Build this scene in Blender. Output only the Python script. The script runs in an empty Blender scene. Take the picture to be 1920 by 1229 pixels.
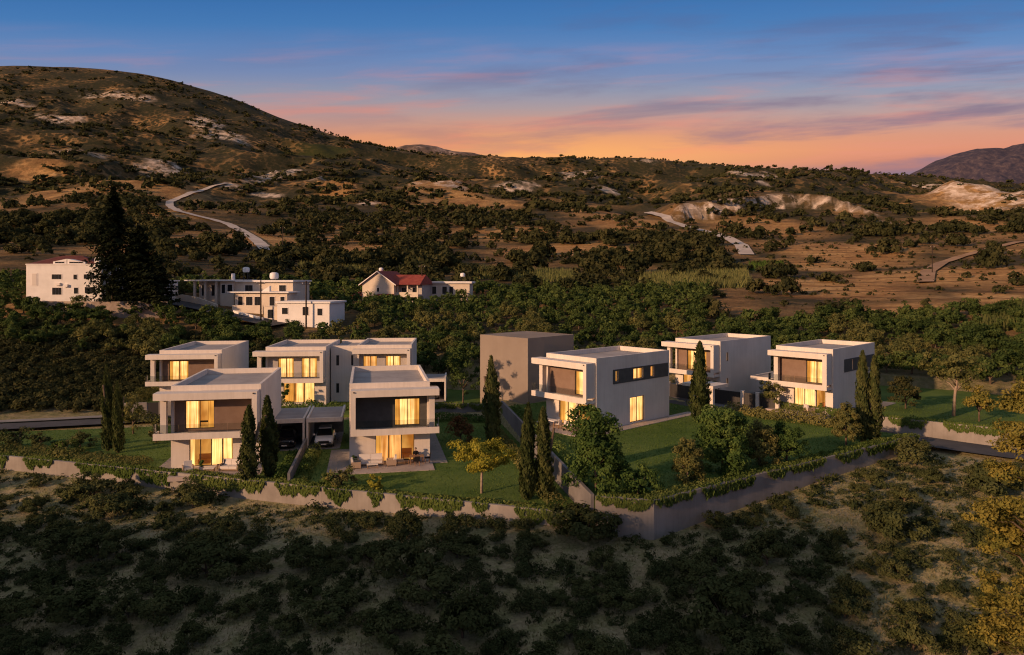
import bpy, math, random
import numpy as np
from mathutils import Vector, Matrix

R = math.radians
sc = bpy.context.scene
col = sc.collection

# ------------------------------------------------------------------ camera
F_PX, HZ, CAM_H = 1350.0, 520.0, 17.2          # focal length (px of a 1920 frame), horizon row, eye height
cam_d = bpy.data.cameras.new('camera')
cam_d.sensor_width = 36.0
cam_d.lens = 36.0 * F_PX / 1920.0
cam_d.shift_y = (HZ - 614.5) / 1920.0
cam_d.clip_start, cam_d.clip_end = 0.5, 20000.0
cam = bpy.data.objects.new('camera', cam_d)
cam.location = (0, 0, CAM_H)
cam.rotation_euler = (R(90), 0, 0)
col.objects.link(cam)
sc.camera = cam

# ------------------------------------------------------------------ view
vs = sc.view_settings
vs.view_transform = 'Standard'
vs.look = 'None'
vs.exposure = 0.25
vs.gamma = 1.0
vs.use_curve_mapping = False
sc.cycles.use_denoising = True
sc.cycles.filter_width = 1.15
sc.cycles.max_bounces = 6
sc.cycles.diffuse_bounces = 3
sc.cycles.transparent_max_bounces = 12
sc.cycles.sample_clamp_indirect = 4.0

def lin(r, g, b):
    f = lambda c: (c / 255 / 12.92) if c / 255 <= 0.04045 else ((c / 255 + 0.055) / 1.055) ** 2.4
    return (f(r), f(g), f(b), 1.0)

# ------------------------------------------------------------------ sky
wd = bpy.data.worlds.new('World')
sc.world = wd
wd.use_nodes = True
nt = wd.node_tree
nt.nodes.clear()
def nn(tree, typ, **kw):
    n = tree.nodes.new(typ)
    for k, v in kw.items():
        setattr(n, k, v)
    return n
def math_node(tree, op, a, b=None, c=None, clamp=False):
    n = tree.nodes.new('ShaderNodeMath'); n.operation = op; n.use_clamp = clamp
    for i, s in enumerate((a, b, c)):
        if s is None: continue
        if isinstance(s, (int, float)): n.inputs[i].default_value = s
        else: tree.links.new(s, n.inputs[i])
    return n.outputs[0]
def mix_col(tree, fac, a, b, blend='MIX'):
    n = tree.nodes.new('ShaderNodeMix'); n.data_type = 'RGBA'; n.blend_type = blend
    for key, s in ((0, fac), (6, a), (7, b)):
        if isinstance(s, (int, float)): n.inputs[key].default_value = s
        elif isinstance(s, tuple): n.inputs[key].default_value = s
        else: tree.links.new(s, n.inputs[key])
    return n.outputs[2]
def ramp(tree, fac, stops, interp='LINEAR'):
    n = tree.nodes.new('ShaderNodeValToRGB'); n.color_ramp.interpolation = interp
    e = n.color_ramp.elements
    while len(e) > 1: e.remove(e[-1])
    e[0].position, e[0].color = stops[0]
    for p, c in stops[1:]:
        x = e.new(p); x.color = c
    tree.links.new(fac, n.inputs[0])
    return n.outputs[0]

SUN_AZ_FROM = Vector((-0.78, -0.625, 0)).normalized()   # towards the sun, on the plan
SUN_EL = R(15)

tc = nn(nt, 'ShaderNodeTexCoord')
sep = nn(nt, 'ShaderNodeSeparateXYZ'); nt.links.new(tc.outputs['Generated'], sep.inputs[0])
sx, sy, sz = sep.outputs
az = math_node(nt, 'ARCTAN2', sx, sy)
sz = math_node(nt, 'MULTIPLY', sz, math_node(nt, 'ADD', 1.0, math_node(nt, 'MULTIPLY', math_node(nt, 'MINIMUM', math_node(nt, 'MULTIPLY', az, az), 1.0), 0.45)))   # blue comes lower away from the sunset
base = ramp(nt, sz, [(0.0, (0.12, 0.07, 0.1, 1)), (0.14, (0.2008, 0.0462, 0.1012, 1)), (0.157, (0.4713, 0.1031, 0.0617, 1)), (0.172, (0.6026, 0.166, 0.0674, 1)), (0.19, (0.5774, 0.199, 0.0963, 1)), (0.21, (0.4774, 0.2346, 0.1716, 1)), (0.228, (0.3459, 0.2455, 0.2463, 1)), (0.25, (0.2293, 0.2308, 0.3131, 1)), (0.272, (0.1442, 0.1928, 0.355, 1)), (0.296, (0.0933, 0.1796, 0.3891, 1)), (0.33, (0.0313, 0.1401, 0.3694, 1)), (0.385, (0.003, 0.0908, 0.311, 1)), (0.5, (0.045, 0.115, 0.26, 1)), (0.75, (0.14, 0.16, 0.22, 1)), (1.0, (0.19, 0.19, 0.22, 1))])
# glow where the sun has set, a little right of straight ahead
gx = math_node(nt, 'MULTIPLY', math_node(nt, 'SUBTRACT', az, 0.07), 3.0)
gy = math_node(nt, 'MULTIPLY', math_node(nt, 'SUBTRACT', sz, 0.163), 30.0)
gr = math_node(nt, 'ADD', math_node(nt, 'MULTIPLY', gx, gx), math_node(nt, 'MULTIPLY', gy, gy))
glow = math_node(nt, 'POWER', 2.718, math_node(nt, 'MULTIPLY', gr, -1.0))
base = mix_col(nt, math_node(nt, 'MULTIPLY', glow, 0.8), base, (0.92, 0.38, 0.055, 1))
# long thin evening clouds
def cloud(scale_a, scale_z, tilt, seed, detail, rough):
    v = nn(nt, 'ShaderNodeCombineXYZ')
    nt.links.new(math_node(nt, 'MULTIPLY', az, scale_a), v.inputs[0])
    nt.links.new(math_node(nt, 'MULTIPLY', math_node(nt, 'SUBTRACT', sz, math_node(nt, 'MULTIPLY', az, tilt)), scale_z), v.inputs[1])
    v.inputs[2].default_value = seed
    n = nn(nt, 'ShaderNodeTexNoise'); n.inputs['Scale'].default_value = 1.0
    n.inputs['Detail'].default_value = detail; n.inputs['Roughness'].default_value = rough
    n.inputs['Distortion'].default_value = 0.25
    nt.links.new(v.outputs[0], n.inputs['Vector'])
    return n.outputs['Fac']
c1 = cloud(3.4, 24.0, 0.05, 3.1, 7, 0.56)
c2 = cloud(4.6, 46.0, 0.04, 9.7, 6, 0.56)
low = math_node(nt, 'SUBTRACT', 1.0, math_node(nt, 'MULTIPLY', math_node(nt, 'SUBTRACT', sz, 0.22), 9.0), clamp=True)
m1 = ramp(nt, c1, [(0.46, (0, 0, 0, 1)), (0.68, (1, 1, 1, 1))], 'EASE')
m2 = ramp(nt, c2, [(0.44, (0, 0, 0, 1)), (0.74, (1, 1, 1, 1))], 'EASE')
hi_fade = math_node(nt, 'SUBTRACT', 1.0, math_node(nt, 'MULTIPLY', math_node(nt, 'SUBTRACT', sz, 0.27), 7.0), clamp=True)
right = math_node(nt, 'ADD', math_node(nt, 'MULTIPLY', az, 0.9), 0.45, clamp=True)
dark_c = mix_col(nt, low, lin(74, 76, 122), lin(112, 80, 104))
base = mix_col(nt, math_node(nt, 'MULTIPLY', math_node(nt, 'MULTIPLY', m1, hi_fade), math_node(nt, 'MULTIPLY', right, 0.9)), base, dark_c)
pink_c = mix_col(nt, glow, lin(208, 122, 98), lin(244, 130, 66))
base = mix_col(nt, math_node(nt, 'MULTIPLY', math_node(nt, 'MULTIPLY', m2, hi_fade), math_node(nt, 'MULTIPLY', low, 0.6)), base, pink_c)
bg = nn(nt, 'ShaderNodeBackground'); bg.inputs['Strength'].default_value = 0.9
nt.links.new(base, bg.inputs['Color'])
sky = nn(nt, 'ShaderNodeTexSky'); sky.sky_type = 'NISHITA'; sky.sun_disc = False
sky.sun_elevation = SUN_EL; sky.sun_rotation = math.atan2(SUN_AZ_FROM.x, SUN_AZ_FROM.y)
sky.dust_density = 2.0
bg2 = nn(nt, 'ShaderNodeBackground'); bg2.inputs['Strength'].default_value = 0.018
nt.links.new(sky.outputs[0], bg2.inputs['Color'])
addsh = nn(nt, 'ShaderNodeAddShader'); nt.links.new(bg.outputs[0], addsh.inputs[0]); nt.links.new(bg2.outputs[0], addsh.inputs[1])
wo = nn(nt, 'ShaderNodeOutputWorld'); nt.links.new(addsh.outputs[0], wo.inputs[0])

# ------------------------------------------------------------------ sun
sun_d = bpy.data.lights.new('sun', 'SUN')
sun_d.energy = 3.9
sun_d.color = (1.0, 0.58, 0.32)
sun_d.angle = R(1.2)
sun = bpy.data.objects.new('sun', sun_d)
to_sun = Vector((SUN_AZ_FROM.x * math.cos(SUN_EL), SUN_AZ_FROM.y * math.cos(SUN_EL), math.sin(SUN_EL)))
sun.rotation_euler = to_sun.to_track_quat('Z', 'Y').to_euler()
sun.location = (-80, -60, 90)
col.objects.link(sun)

# ------------------------------------------------------------------ materials
MATS = {}
def principled(name, base=(0.5, 0.5, 0.5), rough=0.8, spec=0.3, metal=0.0):
    m = bpy.data.materials.new(name); m.use_nodes = True
    b = m.node_tree.nodes['Principled BSDF']
    b.inputs['Base Color'].default_value = (*base[:3], 1)
    b.inputs['Roughness'].default_value = rough
    b.inputs['Specular IOR Level'].default_value = spec
    b.inputs['Metallic'].default_value = metal
    MATS[name] = m
    return m
def noisy(name, c0, c1, scale=1.0, detail=5, rough=0.85, bump=0.0, bscale=None, spec=0.2, lo=0.35, hi=0.65, coord='Object'):
    m = principled(name, c0, rough, spec)
    t = m.node_tree; b = t.nodes['Principled BSDF']
    tc = nn(t, 'ShaderNodeTexCoord')
    n = nn(t, 'ShaderNodeTexNoise'); n.inputs['Scale'].default_value = scale; n.inputs['Detail'].default_value = detail
    n.inputs['Roughness'].default_value = 0.6
    t.links.new(tc.outputs[coord], n.inputs['Vector'])
    cr = ramp(t, n.outputs['Fac'], [(lo, (*c0, 1)), (hi, (*c1, 1))])
    t.links.new(cr, b.inputs['Base Color'])
    if bump:
        n2 = nn(t, 'ShaderNodeTexNoise'); n2.inputs['Scale'].default_value = bscale or scale * 6; n2.inputs['Detail'].default_value = 4
        t.links.new(tc.outputs[coord], n2.inputs['Vector'])
        bp = nn(t, 'ShaderNodeBump'); bp.inputs['Strength'].default_value = bump; bp.inputs['Distance'].default_value = 0.05
        t.links.new(n2.outputs['Fac'], bp.inputs['Height']); t.links.new(bp.outputs[0], b.inputs['Normal'])
    return m
def emis(name, c, strength):
    m = bpy.data.materials.new(name); m.use_nodes = True
    t = m.node_tree; t.nodes.clear()
    e = nn(t, 'ShaderNodeEmission'); e.inputs[0].default_value = (*c, 1); e.inputs[1].default_value = strength
    o = nn(t, 'ShaderNodeOutputMaterial'); t.links.new(e.outputs[0], o.inputs[0])
    MATS[name] = m
    return m

noisy('stucco', (0.60, 0.545, 0.49), (0.74, 0.68, 0.615), 0.28, 10, 0.9, 0.2, 24, lo=0.28, hi=0.7)
def streaks(name, k):
    """rain streaks and grime running down a wall"""
    t = MATS[name].node_tree; b = t.nodes['Principled BSDF']; src = b.inputs['Base Color'].links[0].from_socket
    tc = nn(t, 'ShaderNodeTexCoord'); mp = nn(t, 'ShaderNodeMapping'); mp.inputs['Scale'].default_value = (5.0, 5.0, 0.22)
    t.links.new(tc.outputs['Object'], mp.inputs[0])
    n = nn(t, 'ShaderNodeTexNoise'); n.inputs['Scale'].default_value = 1.0; n.inputs['Detail'].default_value = 6; t.links.new(mp.outputs[0], n.inputs['Vector'])
    c = ramp(t, n.outputs['Fac'], [(0.36, (1 - k, 1 - k * 1.05, 1 - k * 1.15, 1)), (0.56, (1, 1, 1, 1))])
    t.links.new(mix_col(t, 1.0, src, c, 'MULTIPLY'), b.inputs['Base Color'])
streaks('stucco', 0.06)
noisy('stucco_grey', (0.40, 0.375, 0.36), (0.46, 0.43, 0.41), 0.7, 6, 0.9, 0.15, 30)
noisy('taupe', (0.20, 0.135, 0.10), (0.235, 0.165, 0.125), 1.2, 5, 0.85, 0.1, 25)
noisy('dark_panel', (0.075, 0.075, 0.072), (0.10, 0.098, 0.092), 1.5, 5, 0.8)
noisy('roof_screed', (0.30, 0.275, 0.26), (0.40, 0.37, 0.35), 0.5, 7, 0.95, 0.1, 12)
noisy('concrete', (0.21, 0.19, 0.172), (0.31, 0.285, 0.26), 0.35, 9, 0.92, 0.25, 8)
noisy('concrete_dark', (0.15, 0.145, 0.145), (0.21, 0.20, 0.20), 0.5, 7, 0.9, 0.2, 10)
noisy('paving', (0.33, 0.275, 0.245), (0.43, 0.365, 0.33), 0.8, 6, 0.7, 0.08, 14, spec=0.35)
noisy('asphalt', (0.055, 0.055, 0.06), (0.085, 0.083, 0.086), 0.4, 8, 0.9, 0.2, 20)
noisy('lawn_mat', (0.060, 0.110, 0.022), (0.125, 0.175, 0.042), 0.22, 11, 0.95, 0.6, 14, spec=0.1, lo=0.3, hi=0.7)
noisy('track_mat', (0.42, 0.36, 0.31), (0.55, 0.49, 0.43), 0.15, 7, 0.95)
noisy('dust_track_mat', (0.27, 0.165, 0.09), (0.38, 0.245, 0.145), 0.15, 7, 0.95)
streaks('concrete', 0.07)
noisy('stone_wall', (0.25, 0.20, 0.16), (0.38, 0.31, 0.25), 0.9, 8, 0.95, 0.5, 4)
principled('frame_metal', (0.03, 0.028, 0.026), 0.45, 0.5)
principled('gate_metal', (0.035, 0.033, 0.033), 0.5, 0.4)
principled('white_paint', (0.78, 0.74, 0.70), 0.6)
principled('cream_cloth', (0.66, 0.61, 0.56), 0.95, 0.1)
principled('wood', (0.28, 0.16, 0.09), 0.6)
principled('wicker', (0.34, 0.25, 0.18), 0.8)
principled('black_cloth', (0.018, 0.017, 0.018), 0.9, 0.1)
principled('grey_cloth', (0.10, 0.10, 0.11), 0.9, 0.1)
principled('skin', (0.42, 0.24, 0.17), 0.6)
principled('hair', (0.015, 0.011, 0.009), 0.7)
principled('tyre', (0.015, 0.015, 0.015), 0.85)
principled('chrome', (0.6, 0.6, 0.6), 0.25, 0.5, 1.0)
principled('car_white', (0.62, 0.62, 0.62), 0.22, 0.5)
principled('car_black', (0.012, 0.012, 0.014), 0.2, 0.5)
principled('car_grey', (0.12, 0.12, 0.13), 0.25, 0.5)
principled('car_glass', (0.01, 0.012, 0.014), 0.06, 0.6)
principled('car_plastic', (0.02, 0.02, 0.02), 0.6)
principled('lamp_lens', (0.75, 0.75, 0.72), 0.1, 0.6)
principled('window_dark', (0.025, 0.027, 0.03), 0.12, 0.5)
noisy('cream_render', (0.60, 0.52, 0.42), (0.68, 0.60, 0.49), 0.6, 6, 0.9)
noisy('white_render', (0.70, 0.68, 0.65), (0.80, 0.78, 0.75), 0.5, 6, 0.9)
noisy('red_tile', (0.22, 0.045, 0.035), (0.30, 0.075, 0.05), 1.2, 6, 0.8)
noisy('brown_tile', (0.10, 0.035, 0.03), (0.15, 0.05, 0.04), 1.2, 6, 0.8)
principled('tank_white', (0.75, 0.75, 0.74), 0.5)
noisy('pole_wood', (0.035, 0.025, 0.02), (0.06, 0.045, 0.035), 2, 5, 0.9)
noisy('bark', (0.09, 0.065, 0.045), (0.17, 0.125, 0.09), 3.0, 6, 0.95)
noisy('pale_bark', (0.26, 0.20, 0.15), (0.38, 0.30, 0.23), 3.0, 6, 0.9)
noisy('massing', (0.34, 0.285, 0.24), (0.40, 0.34, 0.29), 0.15, 4, 0.9)

# glass: real panes, mostly clear with a sharp reflection
def glass(name, tint, trans, rough=0.03):
    m = bpy.data.materials.new(name); m.use_nodes = True
    t = m.node_tree; t.nodes.clear()
    a = nn(t, 'ShaderNodeBsdfTransparent'); a.inputs[0].default_value = (*tint, 1)
    g = nn(t, 'ShaderNodeBsdfGlossy'); g.inputs['Roughness'].default_value = rough
    mx = nn(t, 'ShaderNodeMixShader')
    fr = nn(t, 'ShaderNodeFresnel'); fr.inputs[0].default_value = 1.45 if trans < 0.982 else 1.2
    f2 = math_node(t, 'ADD', fr.outputs[0], 1.0 - trans, clamp=True)
    t.links.new(f2, mx.inputs[0]); t.links.new(a.outputs[0], mx.inputs[1]); t.links.new(g.outputs[0], mx.inputs[2])
    o = nn(t, 'ShaderNodeOutputMaterial'); t.links.new(mx.outputs[0], o.inputs[0])
    MATS[name] = m
glass('pane_glass', (0.96, 0.97, 0.96), 0.98)
glass('rail_glass', (0.86, 0.88, 0.88), 0.985)
# see-through tan skin of the unfinished block
m = MATS['massing']; t = m.node_tree; b = t.nodes['Principled BSDF']
a = nn(t, 'ShaderNodeBsdfTransparent'); mx = nn(t, 'ShaderNodeMixShader'); mx.inputs[0].default_value = 0.55
t.links.new(a.outputs[0], mx.inputs[1]); t.links.new(b.outputs[0], mx.inputs[2])
t.links.new(mx.outputs[0], t.nodes['Material Output'].inputs[0])

# lit curtains: cloth emits by itself, lit and shaded folds painted in the emission colour
def curtain_mat(name, c0, c1, s, freq=9.0):
    m = bpy.data.materials.new(name); m.use_nodes = True
    t = m.node_tree; t.nodes.clear()
    tc = nn(t, 'ShaderNodeTexCoord')
    mp = nn(t, 'ShaderNodeMapping'); mp.inputs['Scale'].default_value = (freq, freq, 0.25)
    t.links.new(tc.outputs['Object'], mp.inputs[0])
    n = nn(t, 'ShaderNodeTexNoise'); n.inputs['Scale'].default_value = 1.0; n.inputs['Detail'].default_value = 3
    t.links.new(mp.outputs[0], n.inputs['Vector'])
    cr = ramp(t, n.outputs['Fac'], [(0.36, (*c0, 1)), (0.62, (*c1, 1))])
    n2 = nn(t, 'ShaderNodeTexNoise'); n2.inputs['Scale'].default_value = 0.9; n2.inputs['Detail'].default_value = 1
    t.links.new(tc.outputs['Object'], n2.inputs['Vector'])
    st = math_node(t, 'MULTIPLY', math_node(t, 'ADD', math_node(t, 'MULTIPLY', n2.outputs['Fac'], 1.2), 0.4), s)
    e = nn(t, 'ShaderNodeEmission'); t.links.new(cr, e.inputs[0]); t.links.new(st, e.inputs[1])
    o = nn(t, 'ShaderNodeOutputMaterial'); t.links.new(e.outputs[0], o.inputs[0])
    MATS[name] = m
curtain_mat('curtain_glow', (0.74, 0.27, 0.05), (1.0, 0.57, 0.20), 1.55, 7.0)
curtain_mat('curtain_soft', (0.60, 0.20, 0.035), (1.0, 0.47, 0.14), 1.05, 6.0)
curtain_mat('curtain_amber', (0.60, 0.21, 0.03), (0.92, 0.40, 0.07), 0.9)
curtain_mat('room_glow', (0.55, 0.18, 0.025), (1.0, 0.46, 0.10), 0.7, 0.8)
principled('room_wood', (0.35, 0.17, 0.07), 0.6)

# foliage: leaf colour varies per clump (attribute) and per plant
def foliage(name, c_dark, c_mid, c_light, transl=0.25, rnd=0.35):
    m = bpy.data.materials.new(name); m.use_nodes = True
    t = m.node_tree; t.nodes.clear()
    at = nn(t, 'ShaderNodeAttribute'); at.attribute_name = 'tint'
    oi = nn(t, 'ShaderNodeObjectInfo')
    f = math_node(t, 'ADD', math_node(t, 'MULTIPLY', at.outputs['Fac'], 1.0 - rnd), math_node(t, 'MULTIPLY', oi.outputs['Random'], rnd))
    cr = ramp(t, f, [(0.15, (*c_dark, 1)), (0.5, (*c_mid, 1)), (0.9, (*c_light, 1))])
    d = nn(t, 'ShaderNodeBsdfDiffuse'); t.links.new(cr, d.inputs[0])
    tr = nn(t, 'ShaderNodeBsdfTranslucent'); t.links.new(cr, tr.inputs[0])
    mx = nn(t, 'ShaderNodeMixShader'); mx.inputs[0].default_value = transl
    t.links.new(d.outputs[0], mx.inputs[1]); t.links.new(tr.outputs[0], mx.inputs[2])
    o = nn(t, 'ShaderNodeOutputMaterial'); t.links.new(mx.outputs[0], o.inputs[0])
    MATS[name] = m
foliage('leaf_scrub', (0.050, 0.062, 0.024), (0.080, 0.094, 0.036), (0.125, 0.130, 0.050))
foliage('leaf_tuft', (0.042, 0.056, 0.022), (0.066, 0.080, 0.032), (0.105, 0.110, 0.048))
foliage('leaf_orchard', (0.033, 0.057, 0.018), (0.061, 0.094, 0.028), (0.114, 0.148, 0.043))
foliage('leaf_hill', (0.033, 0.040, 0.018), (0.053, 0.058, 0.024), (0.095, 0.091, 0.038))
foliage('leaf_cypress', (0.040, 0.056, 0.019), (0.070, 0.090, 0.031), (0.132, 0.139, 0.050))
foliage('leaf_garden', (0.044, 0.082, 0.023), (0.078, 0.131, 0.034), (0.149, 0.205, 0.055))
foliage('leaf_olive', (0.078, 0.090, 0.031), (0.124, 0.132, 0.046), (0.202, 0.186, 0.062))
foliage('leaf_yellow', (0.20, 0.20, 0.03), (0.31, 0.29, 0.042), (0.43, 0.37, 0.06))
foliage('leaf_oak', (0.095, 0.110, 0.028), (0.165, 0.160, 0.038), (0.27, 0.225, 0.052))
foliage('leaf_rust', (0.093, 0.054, 0.028), (0.147, 0.081, 0.037), (0.217, 0.116, 0.054))
foliage('leaf_ivy', (0.060, 0.096, 0.024), (0.100, 0.145, 0.036), (0.165, 0.195, 0.055))
foliage('leaf_conifer', (0.009, 0.014, 0.008), (0.017, 0.023, 0.012), (0.031, 0.039, 0.018))
foliage('leaf_reed', (0.093, 0.112, 0.040), (0.147, 0.163, 0.056), (0.232, 0.225, 0.085))

# ------------------------------------------------------------------ mesh helpers
def fast_mesh(name, verts, faces, tint=None):
    """verts (n,3), faces (m,k) arrays of one arity."""
    verts = np.asarray(verts, np.float32); faces = np.asarray(faces, np.int32)
    me = bpy.data.meshes.new(name)
    k = faces.shape[1]
    me.vertices.add(len(verts)); me.vertices.foreach_set('co', verts.ravel())
    me.loops.add(faces.size); me.loops.foreach_set('vertex_index', faces.ravel())
    me.polygons.add(len(faces)); me.polygons.foreach_set('loop_start', np.arange(0, faces.size, k, dtype=np.int32))
    try: me.polygons.foreach_set('loop_total', np.full(len(faces), k, np.int32))
    except Exception: pass
    if tint is not None:
        a = me.attributes.new('tint', 'FLOAT', 'POINT'); a.data.foreach_set('value', np.asarray(tint, np.float32))
    me.update(calc_edges=True)
    return me

def link(name, me, parent=None, mat=None):
    o = bpy.data.objects.new(name, me); col.objects.link(o)
    if mat and me is not None and len(me.materials) == 0: me.materials.append(MATS[mat])
    if parent is not None: o.parent = parent
    return o
def tag(o, label=None, cat=None, group=None, kind=None):
    if label: o['label'] = label
    if cat: o['category'] = cat
    if group: o['group'] = group
    if kind: o['kind'] = kind
    return o
def empty(name, loc, rz, label, cat, group=None):
    o = bpy.data.objects.new(name, None); col.objects.link(o)
    o.location = loc; o.rotation_euler = (0, 0, rz); o.empty_display_size = 0.3
    return tag(o, label, cat, group)

class MB:
    def __init__(self): self.v = []; self.f = []
    def add(self, vs, fs):
        b = len(self.v); self.v += [tuple(p) for p in vs]; self.f += [tuple(b + i for i in q) for q in fs]; return self
    def box(self, x0, x1, y0, y1, z0, z1):
        return self.add([(x0, y0, z0), (x1, y0, z0), (x1, y1, z0), (x0, y1, z0), (x0, y0, z1), (x1, y0, z1), (x1, y1, z1), (x0, y1, z1)],
                        [(0, 3, 2, 1), (4, 5, 6, 7), (0, 1, 5, 4), (1, 2, 6, 5), (2, 3, 7, 6), (3, 0, 4, 7)])
    def prism(self, poly, z0, z1):
        n = len(poly)
        ar = sum(poly[i][0] * poly[(i + 1) % n][1] - poly[(i + 1) % n][0] * poly[i][1] for i in range(n))
        if ar < 0: poly = poly[::-1]
        z0l = z0 if isinstance(z0, (list, tuple)) else [z0] * n
        z1l = z1 if isinstance(z1, (list, tuple)) else [z1] * n
        return self.add([(p[0], p[1], z) for p, z in zip(poly, z0l)] + [(p[0], p[1], z) for p, z in zip(poly, z1l)],
                        [tuple(range(n))[::-1], tuple(range(n, 2 * n))] + [(i, (i + 1) % n, n + (i + 1) % n, n + i) for i in range(n)])
    def tube(self, pts, rads, n=8, cap=True):
        pts = [Vector(p) for p in pts]; rings = []
        for i, p in enumerate(pts):
            d = (pts[min(i + 1, len(pts) - 1)] - pts[max(i - 1, 0)])
            d = d.normalized() if d.length > 1e-6 else Vector((0, 0, 1))
            a = d.orthogonal().normalized() if i == 0 else (rings_a - d * rings_a.dot(d)).normalized()
            rings_a = a; b = d.cross(a)
            rings.append([p + (a * math.cos(2 * math.pi * k / n) + b * math.sin(2 * math.pi * k / n)) * rads[i] for k in range(n)])
        vs = [q for r in rings for q in r]; fs = []
        for i in range(len(pts) - 1):
            for k in range(n):
                fs.append((i * n + k, i * n + (k + 1) % n, (i + 1) * n + (k + 1) % n, (i + 1) * n + k))
        if cap:
            fs.append(tuple(range(n))[::-1]); fs.append(tuple((len(pts) - 1) * n + k for k in range(n)))
        return self.add(vs, fs)
    def mesh(self, name, smooth=False):
        me = bpy.data.meshes.new(name); me.from_pydata([tuple(p) for p in self.v], [], self.f); me.update()
        if smooth:
            me.polygons.foreach_set('use_smooth', [True] * len(me.polygons))
        return me
    def build(self, name, mat, parent=None, smooth=False):
        me = self.mesh(name, smooth); me.materials.append(MATS[mat])
        return link(name, me, parent)

def slab_box(parent, name, mat, *b): return MB().box(*b).build(name, mat, parent)

# ------------------------------------------------------------------ terrain height
COLS = np.array([-700, 0, 320, 640, 960, 1280, 1600, 1920, 2600], float)
NEAR = {30: (-4.5, -4.5, -4.3, -4.2, -4.0, -4.0, -4.0, -4.0, -4), 42: (-3, -3.0, -2.8, -2.6, -2.4, -2.2, -2.2, -2.0, -2),
        52: (-2, -2.0, -1.8, -1.6, -0.9, -0.7, -0.6, -0.5, -.5), 60: (-1.7, -1.7, -1.5, -1.2, -0.5, -0.2, -0.1, 0.0, 0),
        70: (-.9, -0.9, -0.5, -0.2, 0.2, 0.5, 0.3, 0.4, .5), 85: (0, -0.1, -0.15, 0.0, 0.8, 1.2, 1.3, 1.4, 2),
        110: (5, 3.5, 0.2, 0.6, 2.2, 2.6, 3.4, 5.0, 8), 145: (13, 12.6, 11.0, 9.0, 7.0, 7.0, 8.0, 9.5, 14),
        200: (19, 18.0, 17.0, 12.5, 12.5, 12.5, 12.0, 16.5, 30)}
FAR_Y = {300: (452, 455, 465, 490, 506, 503, 506, 470, 440), 450: (400, 402, 415, 440, 452, 445, 440, 425, 400),
         650: (340, 345, 368, 388, 398, 396, 382, 385, 370), 950: (285, 290, 312, 338, 345, 352, 346, 366, 350),
         1300: (225, 232, 262, 305, 312, 322, 334, 352, 345)}
CRX = np.array([-700, 0, 100, 200, 300, 400, 470, 520, 600, 680, 740, 800, 960, 1100, 1190, 1280, 1400, 1560, 1700, 1920, 2600], float)
CRY = np.array([150, 117, 119, 124, 138, 167, 192, 216, 242, 268, 282, 292, 296, 301, 293, 306, 323, 331, 336, 352, 360], float)
UG = np.linspace(-700, 2600, 166)
LG = np.linspace(math.log(30), math.log(4600), 220)
rows_D, rows_Z = [], []
for d, zs in NEAR.items():
    rows_D.append(d); rows_Z.append(np.interp(UG, COLS, zs))
for d, ys in FAR_Y.items():
    y = np.minimum(np.interp(UG, COLS, ys), 9999)
    y = np.maximum(y, np.interp(UG, CRX, CRY) + (4 if d < 1300 else 6))
    rows_D.append(d); rows_Z.append(CAM_H - (y - HZ) / F_PX * d)
cy = np.interp(UG, CRX, CRY)
for d, off in ((1750, 0), (2300, 50), (4600, 150)):
    rows_D.append(d); rows_Z.append(CAM_H - (cy + off - HZ) / F_PX * d)
rows_L = np.log(np.array(rows_D)); RZ = np.array(rows_Z)
TAB = np.array([[np.interp(l, rows_L, RZ[:, j]) for j in range(len(UG))] for l in LG])
def blur(t, n):
    for _ in range(n):
        p = np.pad(t, 1, mode='edge')
        t = (p[:-2, 1:-1] + p[2:, 1:-1] + p[1:-1, :-2] + p[1:-1, 2:] + 2 * t) / 6
    return t
TAB = blur(TAB, 6)

# value noise, vectorised
_rng = np.random.RandomState(11)
_PERM = _rng.rand(512, 512)
def vnoise(x, y):
    xi = np.floor(x).astype(int); yi = np.floor(y).astype(int); fx = x - xi; fy = y - yi
    fx = fx * fx * (3 - 2 * fx); fy = fy * fy * (3 - 2 * fy)
    g = lambda a, b: _PERM[a & 511, b & 511]
    return (g(xi, yi) * (1 - fx) + g(xi + 1, yi) * fx) * (1 - fy) + (g(xi, yi + 1) * (1 - fx) + g(xi + 1, yi + 1) * fx) * fy - 0.5
def fbm(x, y, o=5, gain=0.5):
    s = 0; a = 1.0
    for i in range(o):
        s = s + a * vnoise(x + 17.3 * i, y - 9.1 * i); x = x * 2.03; y = y * 2.03; a *= gain
    return s
def inside(poly, x, y):
    r = np.zeros(np.shape(x), bool); n = len(poly)
    for i in range(n):
        x0, y0 = poly[i]; x1, y1 = poly[(i + 1) % n]
        if y0 == y1: continue
        c = ((y0 > y) != (y1 > y)) & (x < (x1 - x0) * (y - y0) / (y1 - y0) + x0)
        r ^= c
    return r
# plots (lawn terraces) on plan
PLOT_L = [(-62, 72.6), (1.55, 52.75), (5.6, 51.2), (-1.6, 86.4), (-12, 88), (-36, 84.5), (-44, 82.3), (-62, 79)]
PLOT_R = [(5.85, 50.7), (9.8, 49.85), (39.9, 70.6), (34.2, 76.6), (27.0, 83.6), (22.5, 89.5), (12, 96.0), (-1.4, 87.0)]
PLOT_E = [(31.2, 85.4), (39.4, 77.0), (46.4, 72.1), (64, 61.0), (80, 84), (52, 104), (40, 104), (30, 92)]
PLOT_D = [(22.2, 90.4), (27.5, 84.9), (29.8, 87.2), (30.0, 92.0), (40.0, 104.5), (36, 112), (16, 104)]
PLOT_B = [(-52, 92), (-37.5, 87.2), (-12, 89.0), (-4, 88.6), (-4, 108), (-52, 114)]
PLOTS = [(PLOT_L, 0.0), (PLOT_R, 1.5), (PLOT_E, 1.75), (PLOT_D, 1.5), (PLOT_B, 0.3)]
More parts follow.
